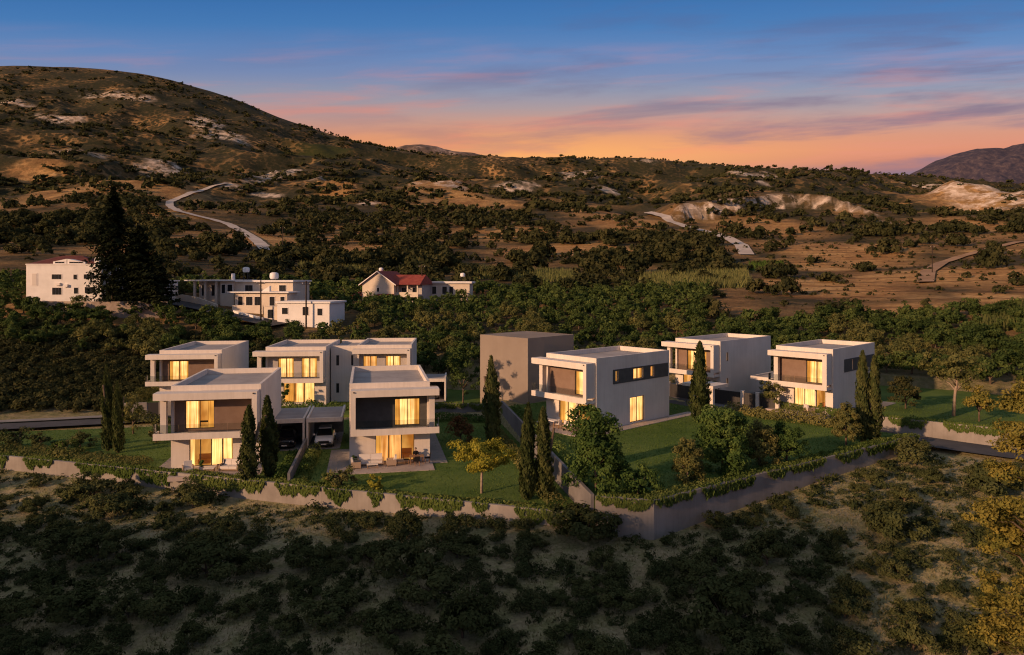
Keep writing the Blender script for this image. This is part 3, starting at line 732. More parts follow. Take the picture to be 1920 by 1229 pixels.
CG, CA = 'curtain_glow', 'curtain_amber'
def villa(label, loc, rot, W, L, fin, low, up, side=(), band=None, loggia='taupe', ov=1.1, f=1.4, fin_w=0.45, post=True, name='villa', group=None,
          loggia_side=None, ht=7.44, up_mat=None, left_dark=None):
    """two storey flat roofed house; local x along the front, y inwards. fin = 'right' or 'left' closed end of the loggia."""
    root = empty(name, loc, R(rot), label, 'house', group)
    t = 0.25
    # ground floor front and full side/back walls
    lows = [(a, b2, z0, z1) for (a, b2, z0, z1, *_) in low]
    m = MB()
    for a, b2, z0, z1 in open_boxes(t, W - t, -1.2, 3.0, lows): m.box(a, b2, 0, t, z0, z1)
    m.build('wall', 'stucco', root)
    m = MB().box(0, t, 0, L - t, -1.2, ht); m.build('wall', 'stucco', root)
    sides = [(a, b2, z0, z1) for (a, b2, z0, z1, *_) in side]
    m = MB()
    for a, b2, z0, z1 in open_boxes(0, L - t, -1.2, ht, sides): m.box(W - t, W, a, b2, z0, z1)
    m.build('wall', 'stucco', root)
    slab_box(root, 'wall', 'stucco', 0, W, L - t, L, -1.2, ht)
    slab_box(root, 'parapet', 'stucco', t, W - t, 0, t, 6.5, ht)
    slab_box(root, 'floor_slab', 'stucco', t, W - t, 0, 1.6, 3.0, 3.2)
    slab_box(root, 'roof', 'roof_screed', t, W - t, t, L - t, 6.6, 6.92)
    slab_box(root, 'ground_slab', 'paving', t, W - t, t, L - t, -0.2, 0.02)
    # loggia back wall
    rec = 0.35
    ups = [(a, b2, z0, z1) for (a, b2, z0, z1, *_) in up]
    m = MB()
    for a, b2, z0, z1 in open_boxes(t, W - t, 3.2, 6.5, ups): m.box(a, b2, rec, rec + 0.2, z0, z1)
    m.build('loggia_wall', loggia, root)
    # balcony and roof band, one end flush with the fin, the other projecting
    e = 0.12
    x0, x1 = (-ov, W - e) if fin == 'right' else (e, W + ov)
    b = MB().box(x0, x1, -f, -0.004, 2.86, 3.12)
    b.box(x0, x1, -f, -f + 0.12, 3.12, 3.44)
    if fin == 'right': b.box(x0, x0 + 0.12, -f + 0.12, -0.004, 3.12, 3.44)
    else: b.box(x1 - 0.12, x1, -f + 0.12, -0.004, 3.12, 3.44)
    b.build('balcony', 'stucco', root)
    slab_box(root, 'roof_band', 'stucco', x0, x1, -f, -0.004, 6.34, 6.96)
    fx0, fx1 = (W - e - fin_w, W - e) if fin == 'right' else (e, e + fin_w)
    slab_box(root, 'fin_wall', 'stucco', fx0 + 0.003, fx1 - 0.003, -f + 0.003, rec - 0.004, 3.44, 6.34)
    if post:
        px0 = -ov + 0.35 if fin == 'right' else W + ov - 0.35 - 0.5
        slab_box(root, 'post', 'stucco', px0, px0 + 0.5, -0.55, -0.05, 3.12, 6.34)
    # glass balustrade
    gx0, gx1 = (x0 + 0.05, fx0 - 0.02) if fin == 'right' else (fx1 + 0.02, x1 - 0.05)
    n = 4
    for k in range(n):
        a = gx0 + (gx1 - gx0) * k / n + 0.02; b2 = gx0 + (gx1 - gx0) * (k + 1) / n - 0.02
        slab_box(root, 'balustrade_pane', 'rail_glass', a, b2, -f + 0.05, -f + 0.065, 3.45, 4.2)
    ex = gx0 if fin == 'right' else gx1
    slab_box(root, 'balustrade_pane', 'rail_glass', ex - 0.008, ex + 0.008, -f + 0.1, -0.65, 3.45, 4.2)
    # small wall lamp / gutter outlet on the band
    sx_ = W - e - 0.3 if fin == 'right' else e + 0.3
    slab_box(root, 'rain_spout', 'frame_metal', sx_ - 0.06, sx_ + 0.06, -f - 0.09, -f - 0.003, 6.96 - 0.2, 6.96 - 0.1)
    for (a, b2, z0, z1, n, cur) in low: window(root, 'f', a, b2, z0, z1, 0.0, n, cur)
    for (a, b2, z0, z1, n, cur) in up: window(root, 'f', a, b2, z0, z1, rec, n, cur)
    if band:
        b0, b1, z0, z1 = band; m = MB()
        for a, b2, c, d in open_boxes(b0, b1, z0, z1, [s for s in sides if s[2] >= z0 and s[3] <= z1]): m.box(W + 0.002, W + 0.06, a, b2, c, d)
        m.build('window_band', 'dark_panel', root)
    for (a, b2, z0, z1, n, cur) in side: window(root, 'r', a, b2, z0, z1, W, n, cur)
    return root

half = [(0.0, 0.14, CA), (0.14, 0.46, CG), (0.56, 0.88, CG), (0.88, 1.0, CA)]
villa('two storey villa with dark taupe loggia wall, two cypresses at its corner', (-30.6, 64.6, 0), 9.5, 7.75, 12.2, 'right',
      low=[(1.55, 5.3, 0.12, 2.75, 4, [(0.5, 0.74, CG), (0.78, 0.98, CG), (0.0, 0.1, CG)])],
      up=[(1.1, 3.6, 3.45, 6.0, 2, [(0.0, 0.42, CG), (0.78, 1.0, CA), (0.42, 0.5, CA)])])
villa('two storey villa with charcoal loggia wall and furnished terrace beside white car', (-14.9, 66.0, 0), 11.3, 7.35, 13.0, 'left',
      low=[(2.35, 5.9, 0.12, 2.75, 3, [(0.0, 0.12, CA), (0.12, 0.32, CG), (0.36, 0.66, CG)])],
      up=[(4.1, 6.45, 3.35, 5.85, 2, [(0, 0.2, CA), (0.2, 0.8, CG), (0.8, 1, CA)])], loggia='dark_panel', ov=0.75)
villa('back row villa with warm brown loggia and overhanging balcony beside trees', (-47.0, 96.0, 0), 6.0, 8.0, 14.0, 'right',
      low=[(3.0, 6.2, 0.12, 2.7, 3, None)], up=[(1.1, 3.6, 3.4, 5.95, 2, half)], ov=1.3)
villa('left half of the pale twin villa with two tall lit windows upstairs', (-32.3, 94.4, 0.6), 4.0, 7.8, 11.0, 'right',
      low=[(2.3, 6.3, 0.1, 2.7, 3, [(0, 0.3, CA), (0.4, 0.62, CG), (0.7, 1, CG)])],
      up=[(1.5, 3.55, 3.35, 5.9, 2, half), (4.55, 6.55, 3.35, 5.9, 2, half)], loggia='stucco_grey', ov=1.3)
villa('right half of the pale twin villa rising behind the charcoal loggia villa', (-20.9, 97.2, 0.6), 4.0, 7.3, 11.0, 'right',
      low=[(2.0, 5.6, 0.1, 2.7, 3, None)],
      up=[(0.75, 2.6, 3.35, 5.9, 2, half), (3.75, 5.8, 3.35, 5.9, 2, half)], loggia='stucco_grey', ov=0.5, f=1.2, post=False)
# stair wing between the twin halves
wing = empty('stair_wing', (-24.6, 97.6, 0.6), R(4), 'recessed stair wing with narrow slit windows joining the twin villa', 'house')
m = MB()
slits = [(0.75, 1.15, 4.6, 6.0), (0.75, 1.15, 0.9, 2.2), (2.75, 3.05, 4.6, 6.0)]
for a, b2, z0, z1 in open_boxes(0.05, 3.6, -1.2, 7.3, slits): m.box(a, b2, 0, 0.25, z0, z1)
m.build('wall', 'stucco', wing)
slab_box(wing, 'roof', 'roof_screed', 0.05, 3.6, 0.25, 9.0, 6.6, 6.9)
slab_box(wing, 'wall', 'stucco', 0.05, 3.6, 9.0, 9.25, -1.2, 7.3)
for s in slits: window(wing, 'f', *s, 0.0, 1, lit=False)
c_side = [(2.98, 3.45, 4.75, 5.9, 1, None), (5.9, 7.65, 4.75, 5.9, 2, half), (8.9, 9.6, 4.75, 5.9, 1, None), (5.4, 7.85, 0.15, 2.85, 2, [(0, 1, CG)])]
villa('corner villa with three small side windows in a dark band above the raised lawn', (3.75, 78.5, 1.5), -48, 7.2, 12.4, 'right',
      low=[(1.9, 4.4, 0.12, 2.75, 2, [(0, 0.25, CA), (0.25, 1, CG)]), (4.6, 6.4, 0.12, 2.75, 1, [(0.0, 0.15, CA)])],
      up=[(3.9, 6.2, 3.35, 5.85, 2, half)], side=c_side, band=(2.6, 12.12, 4.55, 6.05), ov=0.9)
villa('tall plain sided villa with two slit side windows behind a single cypress', (22.2, 97.8, 1.5), -48, 6.9, 12.9, 'right',
      low=[(1.2, 4.6, 0.12, 2.75, 2, half)], up=[(1.6, 4.6, 3.35, 5.9, 3, half)],
      side=[(1.5, 1.9, 4.75, 5.9, 1, None), (1.5, 1.9, 1.4, 2.55, 1, None)], ov=1.3)
villa('villa above the creeper wall with glass balcony and paired cypresses', (31.6, 86.2, 1.6), -46.5, 6.75, 12.4, 'right',
      low=[(2.2, 4.7, 0.12, 2.75, 2, [(0, 1, CG)]), (4.8, 5.9, 0.12, 2.75, 1, [(0, 0.12, CA)])],
      up=[(3.5, 5.9, 3.35, 5.9, 2, half)], side=[(5.2, 5.6, 4.7, 5.95, 1, None), (7.6, 7.95, 4.7, 5.95, 1, None)], band=(3.1, 12.12, 4.55, 6.05), ov=0.35, fin_w=0.5)
# unfinished see-through block
blk = empty('massing_block', (2.0, 90.5, 0.4), R(45), 'translucent tan block without windows behind the corner villa', 'building')
S, Hb = 8.9, 9.1
slab_box(blk, 'side_panel', 'massing', 0, S, 0, 0.05, -1, Hb); slab_box(blk, 'side_panel', 'massing', 0, S, S - 0.05, S, -1, Hb)
slab_box(blk, 'side_panel', 'massing', 0, 0.05, 0.05, S - 0.05, -1, Hb); slab_box(blk, 'side_panel', 'massing', S - 0.05, S, 0.05, S - 0.05, -1, Hb)
slab_box(blk, 'roof_panel', 'massing', 0.05, S - 0.05, 0.05, S - 0.05, Hb - 0.06, Hb - 0.01)
slab_box(blk, 'inner_panel', 'massing', 3.1, 3.15, 0.1, S - 0.1, -1, Hb - 0.1); slab_box(blk, 'inner_panel', 'massing', 0.1, 3.05, 4.6, 4.65, -1, Hb - 0.1)

# ------------------------------------------------------------------ carports
def carport(label, loc, rot, W, L, h=2.95, left=True, right=True, beam=0.42, drop=0.0):
    root = empty('carport', loc, R(rot), label, 'carport')
    slab_box(root, 'roof', 'roof_screed', 0.2, W - 0.2, 0.25, L, h - 0.3, h - 0.16)
    slab_box(root, 'fascia', 'stucco', 0.2, W - 0.2, 0, 0.25, h - beam, h)
    slab_box(root, 'edge_beam', 'stucco', 0, 0.2, 0, L, h - beam, h + 0.02)
    slab_box(root, 'edge_beam', 'stucco', W - 0.2, W, 0, L, h - beam, h + 0.02)
    if left: slab_box(root, 'side_wall', 'stucco', 0.0, 0.198, 0.0, L, -0.6, h - beam)
    if right: slab_box(root, 'side_wall', 'stucco', W - 0.198, W, 0.0, L, -0.6, h - beam)
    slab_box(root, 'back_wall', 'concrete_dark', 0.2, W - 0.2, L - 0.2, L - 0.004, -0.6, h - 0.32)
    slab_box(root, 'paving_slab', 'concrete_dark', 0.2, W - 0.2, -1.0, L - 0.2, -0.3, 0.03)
    return root
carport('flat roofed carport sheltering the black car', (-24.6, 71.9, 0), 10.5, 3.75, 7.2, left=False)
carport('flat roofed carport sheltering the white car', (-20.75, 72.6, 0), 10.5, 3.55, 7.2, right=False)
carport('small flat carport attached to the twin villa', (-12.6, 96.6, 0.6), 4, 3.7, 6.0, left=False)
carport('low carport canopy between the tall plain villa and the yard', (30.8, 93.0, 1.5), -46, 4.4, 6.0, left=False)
sc_ = empty('entrance_canopy', (14.9, 84.2, 1.5), R(-48), 'small flat entrance canopy between the corner villa and the single cypress', 'canopy')
slab_box(sc_, 'roof', 'stucco', 2.2, 6.4, 5.4, 8.6, 2.75, 3.1); slab_box(sc_, 'post', 'stucco', 5.9, 6.3, 5.5, 5.9, -0.4, 2.75)

# ------------------------------------------------------------------ terraces and paths
def pave(label, loc, rot, x0, x1, y0, y1, mat='paving', h=0.06):
    o = MB().box(x0, x1, y0, y1, -0.3, h).build('terrace', mat); o.location = loc; o.rotation_euler = (0, 0, R(rot)); return tag(o, label, None, None, 'structure')
pave('paved terrace in front of the cypress corner villa', (-30.6, 64.6, 0), 9.5, 0.6, 8.2, -3.2, -0.01)
pave('paved terrace carrying the sofa and dining set', (-14.9, 66.0, 0), 11.3, 0.1, 7.5, -3.4, -0.01)
pave('grey side path of the charcoal loggia villa', (-14.9, 66.0, 0), 11.3, 7.36, 8.9, -1.0, 13, 'concrete', 0.05)
pave('grey path from the white car to the terrace', (-14.9, 66.0, 0), 11.3, -1.9, -0.01, -2.6, 6.0, 'concrete', 0.05)
pave('pale path along the left wall of the cypress corner villa', (-30.6, 64.6, 0), 9.5, -1.2, -0.01, -0.6, 12, 'concrete', 0.05)
pave('paved terrace of the corner villa', (3.75, 78.5, 1.5), -48, -0.5, 8.0, -3.4, -0.01)
pave('pale path below the tall lit side window', (3.75, 78.5, 1.5), -48, 7.21, 8.7, -0.2, 16, 'paving', 0.05)
pave('paved terrace of the villa above the creeper wall', (31.6, 86.2, 1.75), -46.5, 0, 7, -2.6, -0.01)
pave('pale paving beside the villa above the creeper wall', (31.6, 86.2, 1.75), -46.5, 6.76, 9.2, 5.5, 12.6, 'concrete', 0.05)
pave('paved forecourt of the back row villa', (-47.0, 96.0, 0.3), 6, -3.0, 6.0, -6.0, -0.01, 'paving', 0.05)

# ------------------------------------------------------------------ foliage builders
def leaf_quads(c, n_dir, size, rng, aspect=0.6, droop=0.0):
    """one quad per leaf clump: centres c (n,3), outward dirs n_dir (n,3)"""
    n = len(c)
    nd = n_dir / (np.linalg.norm(n_dir, axis=1, keepdims=True) + 1e-9)
    a = np.cross(nd, rng.normal(size=(n, 3))); a /= np.linalg.norm(a, axis=1, keepdims=True) + 1e-9
    b = np.cross(nd, a)
    s = (size * rng.uniform(0.6, 1.4, n))[:, None]
    a = a * s * 0.5; b = b * s * 0.5 * aspect
    # pointed leaf spray: kite shape
    v = np.stack([c - a, c + b * 1.0 + a * 0.1, c + a, c - b * 1.0 + a * 0.1], 1).reshape(-1, 3)
    f = np.arange(4 * n).reshape(-1, 4)
    return v, f
def crown(seed, clumps, per, leaf, rx, ry, rz, cz, clump_r=0.33, hollow=0.55, jitter=0.9, flat=0.0, up=0.25, lump=0.35, lo=-0.75, aspect=0.6, skirt=0.0):
    """crown of leaf clumps through an uneven ellipsoid; clumps keep gaps between them"""
    rng = np.random.RandomState(seed); V_, T_ = [], []
    d = rng.normal(size=(clumps * 3, 3)); d /= np.linalg.norm(d, axis=1, keepdims=True); d = d[d[:, 2] > lo][:clumps]
    ph = rng.rand(3) * 6
    lum = 1 + lump * (np.sin(3 * d[:, 0] + ph[0]) * np.cos(2.5 * d[:, 1] + ph[1]) + 0.6 * np.sin(4 * d[:, 2] + ph[2])) * 0.6
    r = (hollow + (1 - hollow) * rng.rand(len(d)) ** 0.6) * lum
    cc = d * r[:, None] * np.array([rx, ry, rz])
    cc[:, :2] *= (1 + skirt * np.clip(-d[:, 2], 0, 1))[:, None]
    out_c, out_n, tint = [], [], []
    for i in range(len(d)):
        cr = clump_r * (rx + ry) / 2 * rng.uniform(0.65, 1.35)
        o = rng.normal(size=(per, 3)); o /= np.linalg.norm(o, axis=1, keepdims=True); o *= rng.rand(per, 1) ** 0.45
        p = cc[i] + o * cr * np.array([1, 1, 0.75])
        nv = o * 0.9 + d[i] * 0.5 + rng.normal(size=(per, 3)) * jitter * 0.5 + np.array([0, 0, up])
        out_c.append(p); out_n.append(nv); tint.append(np.clip(np.full(per, rng.uniform(0.1, 0.9)) + rng.normal(size=per) * 0.15, 0, 1))
    c = np.concatenate(out_c); nv = np.concatenate(out_n); tt = np.concatenate(tint)
    v, f = leaf_quads(c, nv, leaf, rng, aspect)
    v[:, 2] = np.maximum(v[:, 2] + cz, 0.02 if cz < rz * 1.2 else -99)
    return v, f, np.repeat(tt, 4)
def crown_mesh(name, mat, *a, **k):
    v, f, t_ = crown(*a, **k); me = fast_mesh(name, v, f, t_); me.materials.append(MATS[mat]); return me
def stem_mesh(name, mat, seed, h, r, limbs, spread, n=6, base=0.0):
    rng = random.Random(seed); m = MB()
    top = Vector((rng.uniform(-.1, .1) * h, rng.uniform(-.1, .1) * h, h))
    m.tube([(0, 0, -0.25), (top.x * .2, top.y * .5, h * .5), top], [r * 1.25, r, r * .7], n)
    for k in range(limbs):
        a = 2 * math.pi * k / limbs + rng.uniform(-.5, .5); s0 = Vector((top.x * .6, top.y * .7, h * rng.uniform(.55, .95)))
        e = s0 + Vector((math.cos(a), math.sin(a), rng.uniform(.6, 1.2))) * spread * rng.uniform(.6, 1)
        mid = (s0 + e) / 2 + Vector((0, 0, .08 * spread))
        m.tube([s0, mid, e], [r * .6, r * .4, r * .15], 5)
    me = m.mesh(name, True); me.materials.append(MATS[mat]); return me

class Kind:
    """a plant kind: a few variants, each (foliage mesh, stem mesh or None) of unit-ish size"""
    def __init__(self, name, fol_name, variants, stem_name='trunk'):
        self.name, self.fol, self.var, self.stem = name, fol_name, variants, stem_name
    def place(self, x, y, z, s, rz, label, cat, group=None, v=0, sz=None):
        fm, sm = self.var[v % len(self.var)]
        if sm is None:
            o = bpy.data.objects.new(self.name, fm); col.objects.link(o); root = o
        else:
            root = bpy.data.objects.new(self.name, None); col.objects.link(root); root.empty_display_size = 0.3
            for nm, me in ((self.fol, fm), (self.stem, sm)):
                o = bpy.data.objects.new(nm, me); col.objects.link(o); o.parent = root
        root.location = (x, y, z); root.rotation_euler = (0, 0, rz); root.scale = (s, s, s * (sz or 1))
        return tag(root, label, cat, group)

def joined(name, mat, pts, templates, label, seed=1):
    """many small plants too many to list, as one mass. pts rows: x,y,z,scale"""
    rng = np.random.RandomState(seed); Vs, Fs, Ts = [], [], []; base = 0
    pts = np.asarray(pts); which = rng.randint(0, len(templates), len(pts)); rot = rng.rand(len(pts)) * 6.283
    for k, (tv, tf, tt) in enumerate(templates):
        idx = np.where(which == k)[0]
        if not len(idx): continue
        c, s = np.cos(rot[idx])[:, None], np.sin(rot[idx])[:, None]; sc_k = pts[idx, 3][:, None]
        x = (tv[None, :, 0] * c - tv[None, :, 1] * s) * sc_k + pts[idx, 0][:, None]
        y = (tv[None, :, 0] * s + tv[None, :, 1] * c) * sc_k + pts[idx, 1][:, None]
        z = tv[None, :, 2] * sc_k * rng.uniform(0.7, 1.15, (len(idx), 1)) + pts[idx, 2][:, None]
        vv = np.stack([x, y, z], -1).reshape(-1, 3)
        ff = (tf[None] + (np.arange(len(idx)) * len(tv))[:, None, None]).reshape(-1, tf.shape[1]) + base
        jit = rng.uniform(-0.25, 0.25, (len(idx), 1))
        Vs.append(vv); Fs.append(ff); Ts.append(np.clip(tt[None] * 0.7 + 0.15 + jit, 0, 1).ravel()); base += len(vv)
    me = fast_mesh(name, np.concatenate(Vs), np.concatenate(Fs), np.concatenate(Ts))
    return tag(link(name, me, None, mat), label, None, None, 'stuff')

def view_px(x, y, z): return 960 + F_PX * x / y, HZ - (z - CAM_H) * F_PX / y
def in_house(x, y, pad=0.5):
    for (lx, ly, rot, W, L) in HOUSES:
        a = R(rot); dx, dy = x - lx, y - ly
        u_, v_ = dx * math.cos(a) + dy * math.sin(a), -dx * math.sin(a) + dy * math.cos(a)
        if -1.6 - pad < u_ < W + 1.2 + pad and -2 - pad < v_ < L + pad: return True
    return False
HOUSES = [(-30.6, 64.6, 9.5, 7.75, 12.2), (-14.9, 66, 11.3, 7.35, 13), (-47, 96, 6, 8, 14), (-32.3, 94.4, 4, 7.8, 11), (-20.9, 97.2, 4, 7.3, 11), (-24.6, 97.6, 4, 3.6, 9.3),
          (3.75, 78.5, -48, 7.2, 12.4), (22.2, 97.8, -48, 6.9, 12.9), (31.6, 86.2, -46.5, 6.75, 12.4), (2, 90.5, 45, 8.9, 8.9), (-12.6, 96.6, 4, 3.7, 6), (30.8, 93, -46, 4.4, 6),
          (-97.8, 143, 0, 16, 12), (-70, 152, -6, 27, 12), (-46, 138.5, -8, 14, 10), (-37.5, 179, -20, 17, 13), (-23, 184, 0, 14, 10), (-60, 147, 0, 12, 8)]

def dist_seg(x, y, pts):
    best = 1e9
    for (a, b2) in zip(pts[:-1], pts[1:]):
        dx, dy = b2[0] - a[0], b2[1] - a[1]; k = max(0, min(1, ((x - a[0]) * dx + (y - a[1]) * dy) / (dx * dx + dy * dy)))
        best = min(best, math.hypot(x - a[0] - dx * k, y - a[1] - dy * k))
    return best
def slope_zone(x, y):
    if math.hypot(x - 24.6, y - 34.2) < 9: return 'near the orange tinted oak'
    if dist_seg(x, y, FRONT_L) < 3.5: return 'at the foot of the long low wall'
    if dist_seg(x, y, FRONT_R) < 4.5: return 'at the foot of the tall bending wall'
    if dist_seg(x, y, FRONT_L) < 9: return 'a few steps below the long low wall'
    if dist_seg(x, y, FRONT_R) < 11: return 'a few steps below the tall bending wall'
    return 'far down the open slope'
LANDMARKS = [('the white village house', -90, 150), ('the long cream bungalow', -58, 156), ('the low white flat roofed building', -41, 138), ('the red roofed house', -30, 182), ('the pale house with long flat roof', -14, 186),
             ('the brown loggia back row villa', -43, 112), ('the pale twin villa', -24, 108), ('the translucent tan block', 4, 104), ('the tall plain sided villa', 30, 112), ('the villa above the creeper wall', 44, 98), ('the feathery pine', 52, 84), ('the tall conifers', -75, 138), ('the valley reed bed', 60, 190), ('the yellowing reed strip', 2, 205)]
HILL_MARKS = [('the left dirt track', -150, 300), ('the upper end of the left dirt track', -200, 500), ('the track below the white cliff', 80, 330), ('the dusty right hand track', 150, 245), ('the valley reed bed', 70, 200), ('the red roofed house', -35, 230), ('the village street', -80, 210), ('the white cliff', 140, 480), ('the yellowing reed strip', 0, 235), ('the foot of the big mountain', -300, 600), ('the small bright green field', 100, 260), ('the utility pole on the slope', -85, 262)]
def near_what(x, y, marks): return min(marks, key=lambda m: math.hypot(x - m[1], y - m[2]))[0]
def sized(s, a, b2): return 'small' if s < a else ('medium sized' if s < b2 else 'large')
# ------------------------------------------------------------------ near slope: bushes and tufts
rp = random.Random(21)
def front_of_walls(x, y, pad):
    def below(pts):
        for (x0, y0), (x1, y1) in zip(pts[:-1], pts[1:]):
            if x0 <= x <= x1: return y < y0 + (y1 - y0) * (x - x0) / (x1 - x0) - pad
        return None
    r = below(FRONT_L) if x < 5.8 else below(FRONT_R)
    if r is None: r = y < (75 if x < 0 else (66 if x < 47 else 57))
    return r
bushes = [(crown_mesh('foliage', 'leaf_scrub', 100 + k, 34, 120, 0.15, 1.0, 1.0, 0.75, 0.72, 0.32, 0.45, lump=0.6, lo=-0.6, aspect=0.5),
           stem_mesh('stem', 'bark', 60 + k, 0.35, 0.05, 5, 0.7)) for k in range(6)]
bush_kind = Kind('bush', 'foliage', bushes, 'stem')
placed = []
def free(x, y, r, k=1.0):
    for (a, b2, c) in placed:
        if (a - x) ** 2 + (b2 - y) ** 2 < ((r + c) * k) ** 2: return False
    return True
cand = 0; nb = 0
while cand < 9000 and nb < 120:
    cand += 1
    y = 33 + 42 * rp.random(); x = (rp.random() * 2 - 1) * 0.78 * y
    s = rp.choice([0.7, 0.9, 1.1, 1.4, 1.7, 2.0])
    if not front_of_walls(x, y, s * 0.75 + (1.1 if x > 8 else 0.0)): continue
    dens = float(fbm(np.array([x / 9.0]), np.array([y / 9.0]), 3)[0])
    if dens < -0.15 + rp.random() * 0.2 and s > 0.9: continue
    if not free(x, y, s, 0.78): continue
    placed.append((x, y, s)); nb += 1
    bush_kind.place(x, y, tz(x, y) - 0.05, s, rp.random() * 6.28, '%s wild evergreen bush %s' % (sized(s, 0.9, 1.3), slope_zone(x, y)), 'bush', 'wild bushes on the near slope', rp.randrange(6), rp.uniform(0.7, 1.0))
tufts = [(crown_mesh('tuft', 'leaf_tuft', 200 + k, 12, 60, 0.12, 0.42, 0.42, 0.3, 0.2, 0.45, 0.4, lump=0.3, lo=-0.2, aspect=0.35), None) for k in range(4)]
tuft_kind = Kind('scrub_tuft', 'tuft', tufts)
tpts = []; cand = 0
while cand < 30000 and len(tpts) < 1700:
    cand += 1
    y = 33 + 40 * rp.random() ** 0.9; x = (rp.random() * 2 - 1) * 0.78 * y; s = rp.choice([0.4, 0.55, 0.75, 0.95, 1.2, 1.5])
    if not front_of_walls(x, y, s * 0.4): continue
    if not free(x, y, s * 0.3, 0.85): continue
    if float(fbm(np.array([x / 4.0 + 50]), np.array([y / 4.0]), 3)[0]) < -0.3: continue
    tpts.append((x, y, tz(x, y) - 0.03, s))
tpts.sort(key=lambda p: -p[3] / p[1])
for p in tpts[:280]:
    tuft_kind.place(p[0], p[1], p[2], p[3], rp.random() * 6.28, '%s rounded tuft of dry scrub %s' % (sized(p[3], 1.0, 1.4), slope_zone(p[0], p[1])), 'scrub', 'low scrub tufts on the near slope', rp.randrange(4))
tt_ = [crown(300 + k, 6, 14, 0.22, 0.5, 0.5, 0.26, 0.14, 0.5, 0.4, lo=-0.2, aspect=0.4) for k in range(3)]
joined('scrub_tufts', 'leaf_tuft', tpts[280:], tt_, 'scattered small dry tufts covering the near slope', 3)
# thin dry grass between
gr = np.random.RandomState(8); n = 60000
gy_ = 33 + 40 * gr.rand(n); gx_ = (gr.rand(n) * 2 - 1) * 0.78 * gy_
ok = np.array([front_of_walls(a, b2, 0.3) for a, b2 in zip(gx_, gy_)]) & (fbm(gx_ / 3.0, gy_ / 3.0, 3) > -0.2)
gx_, gy_ = gx_[ok], gy_[ok]; gz_ = terr(gx_, gy_); n = len(gx_)
hgt = gr.uniform(0.06, 0.24, n); a = gr.rand(n) * 6.28; w = gr.uniform(0.02, 0.06, n); lx, ly = gr.normal(size=(2, n)) * 0.1
gv = np.stack([np.stack([gx_ - np.cos(a) * w, gy_ - np.sin(a) * w, gz_ - 0.02], -1), np.stack([gx_ + np.cos(a) * w, gy_ + np.sin(a) * w, gz_ - 0.02], -1), np.stack([gx_ + lx, gy_ + ly, gz_ + hgt], -1)], 1).reshape(-1, 3)
foliage('leaf_dry', (0.13, 0.13, 0.055), (0.21, 0.19, 0.09), (0.32, 0.27, 0.14))
gme = fast_mesh('dry_grass', gv, np.arange(3 * n).reshape(-1, 3), np.repeat(gr.rand(n), 3))
tag(link('dry_grass', gme, None, 'leaf_dry'), 'thin dry grass on the near slope', None, None, 'stuff')

# ------------------------------------------------------------------ orchard and scrub behind the villas
orch = [(crown_mesh('crown', 'leaf_orchard', 400 + k, 30, 58, 0.30, 1.55, 1.55, 1.25, 1.75, 0.34, 0.5, lump=0.45, lo=-0.8), stem_mesh('trunk', 'bark', 90 + k, 1.0, 0.11, 4, 0.9)) for k in range(5)]
orch_kind = Kind('orchard_tree', 'crown', orch)
olive = [(crown_mesh('crown', 'leaf_olive', 450 + k, 28, 55, 0.28, 1.5, 1.5, 1.2, 1.9, 0.34, 0.45, lump=0.5, lo=-0.8), stem_mesh('trunk', 'bark', 95 + k, 1.1, 0.11, 4, 0.9)) for k in range(3)]
olive_kind = Kind('olive_tree', 'crown', olive)
opts = []; cand = 0; og = set()
def cell_free(grid, x, y, cs, r):
    ix, iy = int(math.floor(x / cs)), int(math.floor(y / cs))
    for a in (-1, 0, 1):
        for b2 in (-1, 0, 1):
            for (qx, qy) in grid.get((ix + a, iy + b2), ()):
                if (qx - x) ** 2 + (qy - y) ** 2 < r * r: return False
    grid.setdefault((ix, iy), []).append((x, y)); return True
gridc = {}
ROADS = [((-98, 152), (-72, 151), 5), ((-72, 151), (-44, 136), 5), ((20.5, 92), (44, 70), 4), ((-84, 78), (-40, 88), 4.5)]
def on_road(x, y):
    for (a, b2, w) in ROADS:
        a = Vector(a); b2 = Vector(b2); p = Vector((x, y)); d = b2 - a; k = max(0, min(1, (p - a).dot(d) / d.length_squared))
        if (p - a - d * k).length < w: return True
    return False
def in_plots(x, y, pad=0):
    return any(bool(inside(pl, np.array([x]), np.array([y]))[0]) for pl, _ in PLOTS)
while cand < 30000 and len(opts) < 980:
    cand += 1
    y = 92 + 118 * rp.random(); x = (rp.random() * 2 - 1) * 0.80 * y
    if in_plots(x, y) or on_road(x, y): continue
    if in_house(x, y, 1.2): continue
    if x < -33 and y < 118 and x > -120: continue            # open scrub left of the villas
    px, py = view_px(x, y, tz(x, y))
    if px > 1330 and y > 150: continue
    if 500 > px and y > 185: continue
    if not cell_free(gridc, x, y, 4.0, 2.9): continue
    opts.append((x, y, tz(x, y) - 0.1, rp.uniform(0.75, 1.25)))
def hidden(p):
    px, py = view_px(p[0], p[1], p[2] + 2)
    return not (-60 < px < 1980)
opts = [p for p in opts if not hidden(p)]
opts.sort(key=lambda p: -p[3] / p[1])
for p in opts[:290]:
    ol = fbm(np.array([p[0] / 16.0]), np.array([p[1] / 16.0]), 2)[0] > 0.12
    k = olive_kind if ol else orch_kind
    k.place(p[0], p[1], p[2], p[3], rp.random() * 6.28, ('%s bronze green olive tree near %s' if ol else '%s round dark green orchard tree near %s') % (sized(p[3], 0.95, 1.1), near_what(p[0], p[1], LANDMARKS)), 'tree', 'olive trees behind the villas' if ol else 'orchard trees behind the villas', rp.randrange(5))
ot = [crown(500 + k, 16, 15, 0.62, 1.55, 1.55, 1.25, 1.6, 0.38, 0.5, lump=0.45, lo=-0.8) for k in range(4)]
